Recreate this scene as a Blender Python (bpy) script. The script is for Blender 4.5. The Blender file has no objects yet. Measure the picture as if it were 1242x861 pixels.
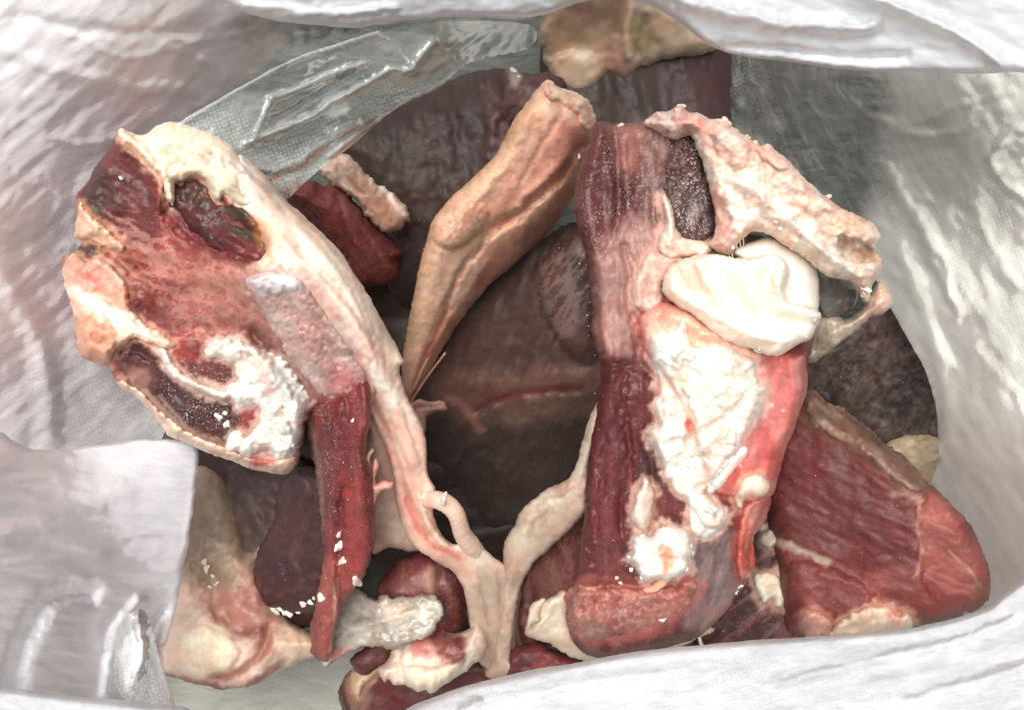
import bpy, bmesh, math, random
import numpy as np

# ------------------------------------------------------------------ camera, world, light, exposure
SC = bpy.context.scene
CAMZ = 0.70                       # camera height above the bag floor (metres)
KW = 1.125 / 1242.0               # metres of width per photo pixel per metre of distance
cam_d = bpy.data.cameras.new('camera')
cam_d.sensor_width = 36.0
cam_d.lens = 36.0 / 1.125
cam_d.clip_start = 0.01
cam_d.clip_end = 20.0
cam = bpy.data.objects.new('camera', cam_d)
SC.collection.objects.link(cam)
cam.location = (0, 0, CAMZ)
SC.camera = cam

W = bpy.data.worlds.new('World')
SC.world = W
W.use_nodes = True
W.node_tree.nodes['Background'].inputs[0].default_value = (0.93, 0.97, 1.0, 1)
W.node_tree.nodes['Background'].inputs[1].default_value = 0.38

def area(name, loc, target, size, power, col):
    d = bpy.data.lights.new(name, 'AREA')
    d.shape = 'DISK'; d.size = size; d.energy = power; d.color = col
    o = bpy.data.objects.new(name, d)
    SC.collection.objects.link(o)
    o.location = loc
    v = np.array(target, float) - np.array(loc, float)
    import mathutils
    o.rotation_euler = mathutils.Vector(v).to_track_quat('-Z', 'Y').to_euler()
    return o
area('window_light', (-0.30, 0.50, 2.2), (0.0, 0.0, 0.2), 1.3, 60, (1.0, 0.98, 0.95))

SC.view_settings.view_transform = 'Standard'
SC.view_settings.look = 'None'
SC.view_settings.exposure = 0.25
SC.view_settings.gamma = 1.0
SC.view_settings.use_curve_mapping = False
SC.cycles.use_denoising = True
SC.cycles.max_bounces = 10
SC.cycles.transparent_max_bounces = 16
SC.cycles.sample_clamp_indirect = 4.0

# ------------------------------------------------------------------ small maths
def unproj(u, v, z):
    d = CAMZ - z
    return (u - 621.0) * KW * d, (430.5 - v) * KW * d, z

def lin(c):
    c = np.array(c, float) / 255.0
    return np.where(c <= 0.04045, c / 12.92, ((c + 0.055) / 1.055) ** 2.4)

def _hash(ix, iy, seed):
    h = (ix.astype(np.int64) * 374761393 + iy.astype(np.int64) * 668265263 + seed * 974634721) & 0xffffffff
    h = ((h ^ (h >> 13)) * 1274126177) & 0xffffffff
    h = h ^ (h >> 16)
    return (h & 0xffff) / 65535.0

def vnoise(x, y, seed=0):
    ix = np.floor(x); iy = np.floor(y)
    fx = x - ix; fy = y - iy
    fx = fx * fx * fx * (fx * (fx * 6 - 15) + 10); fy = fy * fy * fy * (fy * (fy * 6 - 15) + 10)
    a = _hash(ix, iy, seed); b = _hash(ix + 1, iy, seed)
    c = _hash(ix, iy + 1, seed); d = _hash(ix + 1, iy + 1, seed)
    return (a * (1 - fx) + b * fx) * (1 - fy) + (c * (1 - fx) + d * fx) * fy

def fbm(x, y, scale, seed=0, octs=4, rough=0.55):
    t = np.zeros_like(x); amp = 1.0; tot = 0.0; f = 1.0 / scale
    for k in range(octs):
        ca, sa = math.cos(0.7 * k + 0.3), math.sin(0.7 * k + 0.3)
        t += amp * vnoise((x * ca - y * sa) * f, (x * sa + y * ca) * f, seed + 17 * k)
        tot += amp; amp *= rough; f *= 2.03
    return t / tot            # about 0..1, mean 0.5

def fib_xy(x, y, ang, stretch):
    """coordinates with the fibre direction (degrees, picture sense) squeezed"""
    a = math.radians(ang)
    l = x * math.cos(a) + y * math.sin(a)
    c = -x * math.sin(a) + y * math.cos(a)
    return l / stretch, c

def sstep(x):
    x = np.clip(x, 0, 1)
    return x * x * (3 - 2 * x)

def smooth_poly(pts, closed=True, n=4):
    p = np.array(pts, float)
    if n <= 1 or len(p) < 3: return p
    m = len(p); out = []
    rng = range(m) if closed else range(m - 1)
    for i in rng:
        if closed:
            p0, p1, p2, p3 = p[i - 1], p[i], p[(i + 1) % m], p[(i + 2) % m]
        else:
            p0, p1, p2, p3 = p[max(i - 1, 0)], p[i], p[i + 1], p[min(i + 2, m - 1)]
        for k in range(n):
            t = k / n
            out.append(0.5 * (2 * p1 + (p2 - p0) * t + (2 * p0 - 5 * p1 + 4 * p2 - p3) * t * t + (3 * p1 - p0 - 3 * p2 + p3) * t ** 3))
    if not closed: out.append(p[-1])
    return np.array(out)

def seg_dist(x, y, p, closed):
    d2 = np.full(x.shape, 1e12)
    n = len(p)
    for i in range(n if closed else n - 1):
        ax, ay = p[i][:2]; bx, by = p[(i + 1) % n][:2]
        dx, dy = bx - ax, by - ay
        L = dx * dx + dy * dy + 1e-9
        t = np.clip(((x - ax) * dx + (y - ay) * dy) / L, 0, 1)
        d2 = np.minimum(d2, (x - ax - t * dx) ** 2 + (y - ay - t * dy) ** 2)
    return np.sqrt(d2)

def poly_sdf(x, y, p):
    d = seg_dist(x, y, p, True)
    ins = np.zeros(x.shape, bool)
    n = len(p)
    for i in range(n):
        ax, ay = p[i][:2]; bx, by = p[(i + 1) % n][:2]
        if ay == by: continue
        ins ^= ((ay > y) != (by > y)) & (x < (bx - ax) * (y - ay) / (by - ay) + ax)
    return np.where(ins, d, -d)

def local(fn, x, y, pts, margin, fill):
    """evaluate fn only inside the bounding box of pts grown by margin"""
    p = np.array(pts, float)
    m = (x > p[:, 0].min() - margin) & (x < p[:, 0].max() + margin) & (y > p[:, 1].min() - margin) & (y < p[:, 1].max() + margin)
    out = np.full(x.shape, float(fill))
    if m.any(): out[m] = fn(x[m], y[m])
    return out

def prof(t):
    t = np.clip(t, 0, 1)
    return np.sqrt(np.maximum(0, 1 - (1 - t) ** 2))

def tps(ctrl):
    c = np.array(ctrl, float)
    if len(c) == 1:
        return lambda x, y: np.full(x.shape, c[0, 2])
    P = c[:, :2] / 300.0
    def U(r2): return 0.5 * r2 * np.log(r2 + 1e-9)
    n = len(c)
    if n < 3:
        dv = P[1] - P[0]
        return lambda x, y: c[0, 2] + (c[1, 2] - c[0, 2]) * np.clip(((x / 300 - P[0, 0]) * dv[0] + (y / 300 - P[0, 1]) * dv[1]) / (dv @ dv), -.3, 1.3)
    K = U(((P[:, None] - P[None]) ** 2).sum(2)) + np.eye(n) * 0.02
    A = np.zeros((n + 3, n + 3)); A[:n, :n] = K
    Q = np.hstack([np.ones((n, 1)), P]); A[:n, n:] = Q; A[n:, :n] = Q.T
    w = np.linalg.solve(A, np.concatenate([c[:, 2], np.zeros(3)]))
    def f(x, y):
        X, Y = x / 300.0, y / 300.0
        t = w[n] + w[n + 1] * X + w[n + 2] * Y
        for i in range(n):
            t = t + w[i] * U((X - P[i, 0]) ** 2 + (Y - P[i, 1]) ** 2)
        return t
    return f

# ------------------------------------------------------------------ recipe entries: tissue colour and relief
def P(pts, col, op=1.0, f=6, w=5, n=3):  return dict(k='P', pts=smooth_poly(pts, True, n), col=col, op=op, f=f, w=w)
def S(pts, wd, col, op=1.0, f=3, w=4):   return dict(k='S', pts=smooth_poly(pts, False, 4), wd=wd, col=col, op=op, f=f, w=w)
def N(scale, col, th=.55, soft=.1, op=1.0, ang=None, st=6, ridge=False, mask=None, mf=12):
    return dict(k='N', scale=scale, col=col, th=th - (0 if ridge else .015), soft=soft * (1.3 if ridge else 2.0), op=op * (.7 if ridge else .68), ang=ang, st=st, ridge=ridge, mask=mask, mf=mf)
def DOME(pts, h, R=20, w=3):             return dict(k='D', pts=smooth_poly(pts, True, 3), h=h, R=R, w=w)
def RIDGE(pts, r, h, w=3):               return dict(k='R', pts=smooth_poly(pts, False, 4), r=r, h=h, w=w)
def ROUGH(scale, amp, ang=None, st=6, ridge=False, mask=None, mf=10, octs=4):
    return dict(k='N', scale=scale, amp=amp, ang=ang, st=st, ridge=ridge, mask=mask, mf=mf, octs=octs)

def PLATES(scale, amp, th=.5, soft=.05):
    """ragged broken plates standing proud of what lies between them"""
    return dict(k='T', scale=scale, amp=amp, th=th, soft=soft)

SEED = [100]
def warped(x, y, amp, seed):
    if amp <= 0: return x, y
    a = (fbm(x, y, 26, seed, 3) - .5) * 2.6 * amp + (fbm(x, y, 6, seed + 5, 2) - .5) * 1.3 * amp
    b = (fbm(x, y, 26, seed + 50, 3) - .5) * 2.6 * amp + (fbm(x, y, 6, seed + 55, 2) - .5) * 1.3 * amp
    return x + a, y + b

def layer_mask(L, x, y, seed):
    if L['k'] == 'P':
        def fn(a, b):
            a, b = warped(a, b, L['w'], seed)
            return sstep(poly_sdf(a, b, L['pts']) / (2 * L['f']) + .5)
        return local(fn, x, y, L['pts'], L['f'] + 3 * L['w'] + 2, 0) * L['op']
    if L['k'] == 'S':
        def fn(a, b):
            a, b = warped(a, b, L['w'], seed)
            return sstep((L['wd'] - seg_dist(a, b, L['pts'], False)) / (2 * L['f']) + .5)
        return local(fn, x, y, L['pts'], L['wd'] + L['f'] + 3 * L['w'] + 2, 0) * L['op']
    a, b = (x, y) if L['ang'] is None else fib_xy(x, y, L['ang'], L['st'])
    wa, wb = warped(a, b, L['scale'] * .18, seed + 3)
    t = fbm(wa, wb, L['scale'], seed, 4)
    if L['ridge']: t = 1 - np.abs(2 * t - 1) * 2.0
    m = sstep((t - L['th']) / (2 * L['soft']) + .5) * L['op']
    if L['mask'] is not None:
        m = m * region(L['mask'], x, y, L['mf'], seed)
    return m

def region(pts, x, y, f, seed):
    pts = smooth_poly(pts, True, 2)
    def fn(a, b):
        a, b = warped(a, b, 4, seed)
        return sstep(poly_sdf(a, b, pts) / (2 * f) + .5)
    return local(fn, x, y, pts, f + 14, 0)

def relief_at(ops, x, y, seed):
    z = np.zeros_like(x)
    for i, L in enumerate(ops):
        s = seed + 31 * i
        if L['k'] == 'D':
            def fn(a, b):
                a, b = warped(a, b, L['w'], s)
                return prof(poly_sdf(a, b, L['pts']) / L['R'])
            z += L['h'] * local(fn, x, y, L['pts'], 3 * L['w'] + 2, 0)
        elif L['k'] == 'R':
            def fn(a, b):
                a, b = warped(a, b, L['w'], s)
                return np.exp(-(seg_dist(a, b, L['pts'], False) / L['r']) ** 2)
            z += L['h'] * local(fn, x, y, L['pts'], 3 * L['r'] + 3 * L['w'], 0)
        elif L['k'] == 'T':
            wx_, wy_ = warped(x, y, L['scale'] * .10, s + 3)
            t = fbm(wx_, wy_, L['scale'], s, 3, .5); sl = (fbm(x, y, L['scale'] * 1.6, s + 9, 2) - .5) * 1.4
            z += L['amp'] * sstep((t - L['th']) / L['soft'] + .5) * (1 + sl)
        else:
            a, b = (x, y) if L['ang'] is None else fib_xy(x, y, L['ang'], L['st'])
            t = fbm(a, b, L['scale'], s, L['octs'])
            t = (1 - np.abs(2 * t - 1) * 2 - .45) if L['ridge'] else (t - .5) * 2
            m = 1 if L['mask'] is None else region(L['mask'], x, y, L['mf'], s)
            z += L['amp'] * t * m
    return z

class Field:
    """the surface height of a finished part, so that another part can lie on it"""
    def __init__(s, x0, y0, st, Z, D): s.x0, s.y0, s.st, s.Z, s.D = x0, y0, st, Z, D
    def _b(s, A, u, v):
        fx = np.clip((u - s.x0) / s.st, 0, A.shape[1] - 1.001); fy = np.clip((v - s.y0) / s.st, 0, A.shape[0] - 1.001)
        ix = fx.astype(int); iy = fy.astype(int); fx = fx - ix; fy = fy - iy
        return (A[iy, ix] * (1 - fx) + A[iy, ix + 1] * fx) * (1 - fy) + (A[iy + 1, ix] * (1 - fx) + A[iy + 1, ix + 1] * fx) * fy
    def __call__(s, u, v): return s._b(s.Z, u, v)
    def inside(s, u, v): return s._b(s.D, u, v)

def top_of(*fields):
    def f(u, v):
        z = fields[0](u, v)
        for F in fields[1:]:
            m = sstep(F.inside(u, v) / 6.0)
            z = np.where(F.inside(u, v) > 0, np.maximum(z, z * (1 - m) + F(u, v) * m), z)
        return z
    f.fields = list(fields)
    return f

# ------------------------------------------------------------------ scene objects
def link(o): SC.collection.objects.link(o)
def thing(name, label, cat, u, v, z, group=None):
    o = bpy.data.objects.new(name, None)
    link(o); o.location = unproj(u, v, z)
    o.empty_display_size = 0.01
    o['label'] = label; o['category'] = cat
    if cat == 'meat': group = 'pieces of raw meat piled in the bag'
    if group: o['group'] = group
    return o

MATS = {}
def mesh_obj(name, V, F, parent, mat, attrs=None, label=None, kind=None):
    loc = np.array(parent.location) if parent is not None else np.zeros(3)
    root = parent
    while root is not None and root.parent is not None:
        root = root.parent; loc = loc + np.array(root.location)
    me = bpy.data.meshes.new(name)
    V = np.asarray(V, float) - loc
    F = np.asarray(F, np.int32)
    me.vertices.add(len(V)); me.vertices.foreach_set('co', V.ravel().astype(np.float32))
    k = F.shape[1]
    me.loops.add(F.size); me.loops.foreach_set('vertex_index', F.ravel())
    me.polygons.add(len(F))
    me.polygons.foreach_set('loop_start', np.arange(0, F.size, k, dtype=np.int32))
    me.polygons.foreach_set('use_smooth', np.ones(len(F), bool))
    for nm, A in (attrs or {}).items():
        A = np.asarray(A, np.float32)
        if A.ndim == 1:
            me.attributes.new(nm, 'FLOAT', 'POINT').data.foreach_set('value', A)
        elif A.shape[1] == 4:
            me.attributes.new(nm, 'FLOAT_COLOR', 'POINT').data.foreach_set('color', A.ravel())
        else:
            me.attributes.new(nm, 'FLOAT_VECTOR', 'POINT').data.foreach_set('vector', A.ravel())
    me.update(calc_edges=True)
    me.validate()
    me.materials.append(MATS[mat])
    o = bpy.data.objects.new(name, me); link(o)
    if parent is not None: o.parent = parent
    if label: o['label'] = label
    if kind: o['kind'] = kind
    return o

def slab(name, parent, outline, z=None, h=.01, R=30, hb=None, step=2.5, jag=2.0, relief=(), col=(200, 180, 160), paint=(),
         fib=0.0, mat='muscle', host=None, off=0.0, frost=0.0, frost_at=(), wet=0.5, wet_at=(), label=None, rough_amp=.0006, rough_scale=14,
         op=None, op_at=(), kind=None, n=4, curl=None, bleed=8, dip=.0022, stretch=9.0, hs=0):
    """One solid part: a traced outline at its own height, rounded over at its rim, with relief, an underside and tissue colours."""
    SEED[0] += 211; sd = SEED[0]
    pts = smooth_poly(outline, True, n)
    m = 4 * step + 3 * jag
    x0, y0 = pts.min(0) - m; x1, y1 = pts.max(0) + m
    gx = np.arange(x0, x1 + step, step); gy = np.arange(y0, y1 + step, step)
    X, Y = np.meshgrid(gx, gy)
    wx, wy = warped(X, Y, jag, sd)
    D = poly_sdf(wx, wy, pts)
    if host is not None and hs:                      # a sheet bridges the small dents of what it lies on
        h0 = host; host = lambda a, b: sum(h0(a + hs * dx, b + hs * dy) for dx, dy in ((0, 0), (1, 0), (-1, 0), (0, 1), (0, -1), (.7, .7), (-.7, .7), (.7, -.7), (-.7, -.7))) / 9
        host.fields = h0.fields
    base = (host(X, Y) + off) if host is not None else tps(z if isinstance(z, (list, tuple)) else [(0, 0, z)])(X, Y)
    rv = R if host is None else R * (.55 + .9 * fbm(X, Y, 22, sd + 41, 2))      # thick lips here, thin feathered edges there
    t = prof(D / rv)
    rel = relief_at(relief, X, Y, sd) + (fbm(X, Y, rough_scale, sd + 9, 4) - .5) * 2 * rough_amp
    edge = sstep(D / min(R, 10) + .15)
    Zt = base + h * t + rel * edge
    if host is not None and dip:
        Zt = Zt - dip * sstep((fbm(X, Y, 9, sd + 43, 3) - .38) / .3) * (1 - sstep(D / 9.0))
    if curl: Zt = Zt - curl[1] * (1 - prof(D / curl[0]))
    gyv, gxv = np.gradient(D, step)
    ok = D > -0.6 * step
    cell = ok[:-1, :-1] & ok[1:, :-1] & ok[:-1, 1:] & ok[1:, 1:]
    H_, W_ = X.shape
    idx = np.arange(H_ * W_).reshape(H_, W_)
    q = np.stack([idx[:-1, :-1][cell], idx[1:, :-1][cell], idx[1:, 1:][cell], idx[:-1, 1:][cell]], 1)
    q = q[:, ::-1]
    nb = np.zeros((H_, W_), int)                    # how many kept cells touch a vertex: under 4 = rim
    c = cell.astype(int)
    nb[:-1, :-1] += c; nb[1:, :-1] += c; nb[:-1, 1:] += c; nb[1:, 1:] += c
    rim = (nb > 0) & (nb < 4)
    g2 = np.maximum(gxv ** 2 + gyv ** 2, .3)
    mv = np.clip(D, -1.1 * step, 1.1 * step) / g2
    Xs = np.where(rim, X - gxv * mv, X); Ys = np.where(rim, Y - gyv * mv, Y)
    Zt = np.where(rim, base + rel * .15 - (curl[1] if curl else 0) - (0 if host is None else off + .001), Zt)
    used = nb.ravel() > 0
    new = -np.ones(H_ * W_, int); new[used] = np.arange(used.sum())
    xs, ys, zs = Xs.ravel()[used], Ys.ravel()[used], Zt.ravel()[used]
    V = np.stack(unproj(xs, ys, zs), 1)
    F = new[q]
    colr = np.tile(lin(col), (len(xs), 1))
    def put(c_, mk): colr[:] = colr * (1 - mk[:, None]) + lin(c_) * mk[:, None]
    for i, L in enumerate(paint): put(L['col'], layer_mask(L, xs, ys, sd + 77 * i + 1))
    if mat in ('muscle', 'muscle_smooth', 'skin', 'membrane', 'bone', 'fat'):
        q_ = .12 if mat[:6] == 'muscle' else .10 if mat != 'fat' else .05
        lum = colr @ np.array([.3, .5, .2]); colr = (colr * (1 - q_) + lum[:, None] * q_) * (np.array([.62, .56, .50]) if mat[:6] == 'muscle' else (np.array([.98, .95, .93]) if mat == 'fat' else np.array([1.0, .97, .95]) if mat == 'skin' else np.array([.88, .85, .83])))
    if mat not in ('plastic_film', 'plastic_film_clear'):
        va = (fbm(xs, ys, 46, sd + 21, 3) - .5) * .42 + (fbm(xs, ys, 11, sd + 22, 3) - .5) * .26
        vb = (fbm(xs, ys, 30, sd + 23, 3) - .5)
        colr = np.clip(colr * (1 + va)[:, None] * (1 + vb[:, None] * np.array([.0, -.35, -.45])), 0, .95) if mat != 'cartilage' else colr * (1 + .25 * va)[:, None]
    fr = np.full(len(xs), float(frost))
    for i, L in enumerate(frost_at):
        mk = layer_mask(L, xs, ys, sd + 1000 + i); fr = fr * (1 - mk) + L['col'] * mk
    we = np.full(len(xs), float(wet))
    for i, L in enumerate(wet_at):
        mk = layer_mask(L, xs, ys, sd + 2000 + i); we = we * (1 - mk) + L['col'] * mk
    fang = fib if callable(fib) else None
    if fang is None:
        fl, fc = fib_xy(xs, ys, fib, stretch)
    else:
        fl, fc = fang(xs, ys)
    wob = (fbm(xs, ys, 40, sd + 3, 2) - .5) * 14
    fuv = np.stack([fl * .01, (fc + wob) * .01, np.full(len(xs), sd * .37)], 1)
    att = dict(frost=fr, wet=we, fuv=fuv)
    if op is not None:
        o_ = np.full(len(xs), float(op))
        for i, L in enumerate(op_at):
            mk = layer_mask(L, xs, ys, sd + 3000 + i); o_ = o_ * (1 - mk) + L['col'] * mk
        att['op'] = np.clip(o_, 0, 1)
        da = .35
        att['duv'] = np.stack([(xs * math.cos(da) - ys * math.sin(da)) / 98.0, (xs * math.sin(da) + ys * math.cos(da)) / 98.0, np.zeros(len(xs))], 1)
    if hb:                                           # the underside shares the rim vertices
        inner = (~rim).ravel()[used]
        bi = np.arange(len(xs)); cnt = int(inner.sum())
        bi[inner] = len(xs) + np.arange(cnt)
        zb = (base - hb * t).ravel()[used][inner]
        V = np.vstack([V, np.stack(unproj(xs[inner], ys[inner], zb), 1)])
        F = np.vstack([F, bi[new[q]][:, ::-1]])
        colr = np.vstack([colr, colr[inner]])
        for kk in att: att[kk] = np.concatenate([att[kk], att[kk][inner]])
    att['Col'] = np.hstack([colr, np.ones((len(colr), 1))])
    ob = mesh_obj(name, V, F, parent, mat, att, label, kind)
    if host is not None and bleed:                   # the tissue below takes on some of the fat or gristle round the edge of what grows on it
        for Fd in host.fields:
            mm = (Fd.xs > x0) & (Fd.xs < x1) & (Fd.ys > y0) & (Fd.ys < y1)
            if not mm.any(): continue
            hx, hy = warped(Fd.xs[mm], Fd.ys[mm], jag * 1.2 + 1, sd)
            dd = poly_sdf(hx, hy, pts)
            nz_ = fbm(Fd.xs[mm], Fd.ys[mm], 10, sd + 61, 3)
            k_ = sstep((dd + bleed * (.3 + 1.6 * nz_)) / bleed) * .55
            me_ = Fd.ob.data; a_ = me_.attributes['Col'].data; c_ = np.empty(len(a_) * 4, np.float32); a_.foreach_get('color', c_); c_ = c_.reshape(-1, 4)
            ii = np.nonzero(mm)[0]
            c_[ii, :3] = c_[ii, :3] * (1 - k_[:, None]) + (lin(col) * (np.array([.86, .62, .56]) if mat in ('fat', 'bone') else np.array([.6, .5, .48])))[None] * k_[:, None]
            a_.foreach_set('color', c_.ravel())
    FO = Field(x0, y0, step, Zt, D); FO.ob, FO.xs, FO.ys = ob, xs, ys; FO.fields = [FO]
    return ob, FO

def tube(name, parent, path, mat='fat', col=(235, 215, 200), sides=8, n=5, label=None, wet=.5, wob=.12, col2=None):
    """a solid strand through (u, v, z, radius in photo pixels)"""
    SEED[0] += 57
    rs = np.random.RandomState(SEED[0])
    p = smooth_poly(path, False, n)
    w = np.array([unproj(a[0], a[1], a[2]) for a in p])
    r = np.array([max(a[3], .3) * KW * (CAMZ - a[2]) for a in p])
    t = np.gradient(w, axis=0); t /= np.linalg.norm(t, axis=1)[:, None] + 1e-12
    up = np.array([0.31, 0.17, 0.93])
    a = np.cross(t, up); a /= np.linalg.norm(a, axis=1)[:, None] + 1e-12
    b = np.cross(t, a)
    V = []; m = len(p)
    for i in range(m):
        for k in range(sides):
            th = 2 * math.pi * k / sides
            rr = r[i] * (1 + wob * (rs.rand() - .5) * 2)
            V.append(w[i] + rr * (math.cos(th) * a[i] + math.sin(th) * b[i]))
    F = [(i * sides + k, i * sides + (k + 1) % sides, (i + 1) * sides + (k + 1) % sides, (i + 1) * sides + k) for i in range(m - 1) for k in range(sides)]
    e0 = len(V); V.append(w[0] - t[0] * r[0] * .6); V.append(w[-1] + t[-1] * r[-1] * .6)
    F += [(k, e0, e0, (k + 1) % sides) for k in range(0)]
    T = [[(k + 1) % sides, k, e0] for k in range(sides)] + [[(m - 1) * sides + k, (m - 1) * sides + (k + 1) % sides, e0 + 1] for k in range(sides)]
    tri = []
    for q in F: tri += [[q[0], q[1], q[2]], [q[0], q[2], q[3]]]
    V = np.array(V); c = np.tile(lin(col), (len(V), 1))
    if col2 is not None:
        s = np.concatenate([np.repeat(np.linspace(0, 1, m), sides), [0, 1]])[:, None]
        c = c * (1 - s) + lin(col2) * s
    c = c * (0.9 + .2 * rs.rand(len(V), 1))
    att = dict(Col=np.hstack([c, np.ones((len(c), 1))]), frost=np.zeros(len(V)), wet=np.full(len(V), wet), fuv=V * 60)
    return mesh_obj(name, V, tri + T, parent, mat, att, label)

BLOBS = {}
def blob_mesh(key, col, seed, mat, sub=2, amp=.5):
    if key in BLOBS: return BLOBS[key]
    bm = bmesh.new(); bmesh.ops.create_icosphere(bm, subdivisions=sub, radius=1.0)
    rs = np.random.RandomState(seed)
    v = np.array([list(a.co) for a in bm.verts])
    k = rs.randn(5, 3) * 1.6; ph = rs.rand(5) * 6.28
    d = 1 + amp * sum(np.sin(v @ k[i] + ph[i]) for i in range(5)) / 2.2
    v = v * d[:, None] * np.array([1.2, .8, .5])
    v += rs.randn(*v.shape) * .09
    f = np.array([[a.index for a in fc.verts] for fc in bm.faces]); bm.free()
    me = bpy.data.meshes.new('fat_crumb')
    me.from_pydata(v.tolist(), [], f.tolist())
    me.polygons.foreach_set('use_smooth', np.ones(len(f), bool))
    n = len(v)
    c = np.hstack([np.tile(lin(col), (n, 1)) * (0.92 + .16 * rs.rand(n, 1)), np.ones((n, 1))])
    me.attributes.new('Col', 'FLOAT_COLOR', 'POINT').data.foreach_set('color', c.astype(np.float32).ravel())
    me.attributes.new('wet', 'FLOAT', 'POINT').data.foreach_set('value', np.full(n, .4, np.float32))
    me.attributes.new('frost', 'FLOAT', 'POINT').data.foreach_set('value', np.zeros(n, np.float32))
    me.attributes.new('fuv', 'FLOAT_VECTOR', 'POINT').data.foreach_set('vector', (v * .3).astype(np.float32).ravel())
    me.materials.append(MATS[mat])
    BLOBS[key] = me
    return me

def crumbs(parent, host, spots, name='fat_crumb', col=(240, 232, 220), seed=0, mat='fat', lift=.5, kinds=4):
    """loose crumbs on a surface, each its own part; spots are (u, v, radius in photo pixels)"""
    rs = np.random.RandomState(seed + 7)
    loc = np.array(parent.location)
    if parent.parent is not None: loc = loc + np.array(parent.parent.location)
    for i, (u, v, r) in enumerate([a for a in spots if a[2] >= 3.5]):
        me = blob_mesh((name, tuple(col), i % kinds), col, 40 + i % kinds + seed, mat)
        z = float(host(np.array([float(u)]), np.array([float(v)]))[0])
        rad = .66 * r * KW * (CAMZ - z)
        o = bpy.data.objects.new(name, me); link(o); o.parent = parent
        o.location = np.array(unproj(u, v, z + rad * lift * .35)) - loc
        o.rotation_euler = ((rs.rand() - .5) * .7, (rs.rand() - .5) * .7, rs.rand() * 6.28)
        s = rad * (0.85 + .3 * rs.rand()); o.scale = (s, s * (0.8 + .4 * rs.rand()), s)

def scatter(poly, n, r0, r1, seed):
    rs = np.random.RandomState(seed); p = np.array(poly, float); out = []
    while len(out) < n:
        u = rs.uniform(p[:, 0].min(), p[:, 0].max()); v = rs.uniform(p[:, 1].min(), p[:, 1].max())
        if poly_sdf(np.array([u]), np.array([v]), p)[0] > 0: out.append((u, v, r0 + (r1 - r0) * rs.rand() ** 3))
    return out

def specks(parent, host, polys, col=(232, 224, 216), seed=0, name='frost_speck'):
    """ice and fat grains too many and too small to count: real little solids, one part"""
    rs = np.random.RandomState(seed + 3); V = []; F = []
    O = np.array([[1, 0, 0], [-1, 0, 0], [0, 1, 0], [0, -1, 0], [0, 0, 1], [0, 0, -1]], float)
    T = [[0, 2, 4], [2, 1, 4], [1, 3, 4], [3, 0, 4], [2, 0, 5], [1, 2, 5], [3, 1, 5], [0, 3, 5]]
    for poly, n, r0, r1 in polys:
        for u, v, r in scatter(poly, int(n * .6), r0 * .5, r1 * .6, rs.randint(1 << 30)):
            z = float(host(np.array([u]), np.array([v]))[0]); rad = r * KW * (CAMZ - z)
            pts = (O * (0.5 + .8 * rs.rand(6, 1))) * rad * np.array([1.2, .9, .7])
            a = rs.rand() * 6.28; ca, sa = math.cos(a), math.sin(a)
            pts = pts @ np.array([[ca, sa, 0], [-sa, ca, 0], [0, 0, 1]])
            b = len(V); V += (pts + np.array(unproj(u, v, z + rad * .25))).tolist()
            F += [[b + i for i in t] for t in T]
    n = len(V)
    att = dict(Col=np.hstack([np.tile(lin(col), (n, 1)), np.ones((n, 1))]), frost=np.zeros(n), wet=np.full(n, .3), fuv=np.array(V) * 60)
    return mesh_obj(name, V, F, parent, 'fat', att, kind='stuff')

def shifted(host, f):
    g = lambda u, v: host(u, v) + f(u, v)
    g.fields = host.fields
    return g

def flakes(parent, host, spots, col=(248, 240, 228), seed=0, h=.004, name='fat_flake', mat='fat'):
    """broken angular flakes of fat lying at all tilts on a surface; spots are (u, v, half length in photo pixels)"""
    rs = np.random.RandomState(seed)
    for u, v, r in spots:
        k = rs.randint(6, 9); th = np.sort(rs.rand(k) * 6.283 * .35 + np.arange(k) / k * 6.283); a0 = rs.rand() * 3.14
        el = .55 + .35 * rs.rand(); pts = []
        for q in th:
            rr = r * (.65 + .55 * rs.rand()); x, y = rr * math.cos(q), rr * el * math.sin(q)
            pts.append((u + x * math.cos(a0) - y * math.sin(a0), v + x * math.sin(a0) + y * math.cos(a0)))
        tx, ty = (rs.rand(2) - .5) * .00026
        H2 = shifted(host, lambda U, V_, tx=tx, ty=ty, u=u, v=v: tx * (U - u) + ty * (V_ - v))
        c = np.clip(np.array(col) * (.94 + .1 * rs.rand()), 0, 250)
        slab(name, parent, pts, host=H2, off=.0014, h=h * (.4 + .7 * rs.rand()), R=8, step=1.7, jag=2.6, n=2, col=c, mat=mat, dip=.001, bleed=0, relief=[ROUGH(9, .0008)], rough_amp=.0003,
             paint=[N(10, (232, 196, 176), .60, .08, .6)])

# ------------------------------------------------------------------ procedural materials
def nd(t, typ, **kw):
    n = t.nodes.new(typ)
    for k, v in kw.items(): setattr(n, k, v)
    return n

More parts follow.
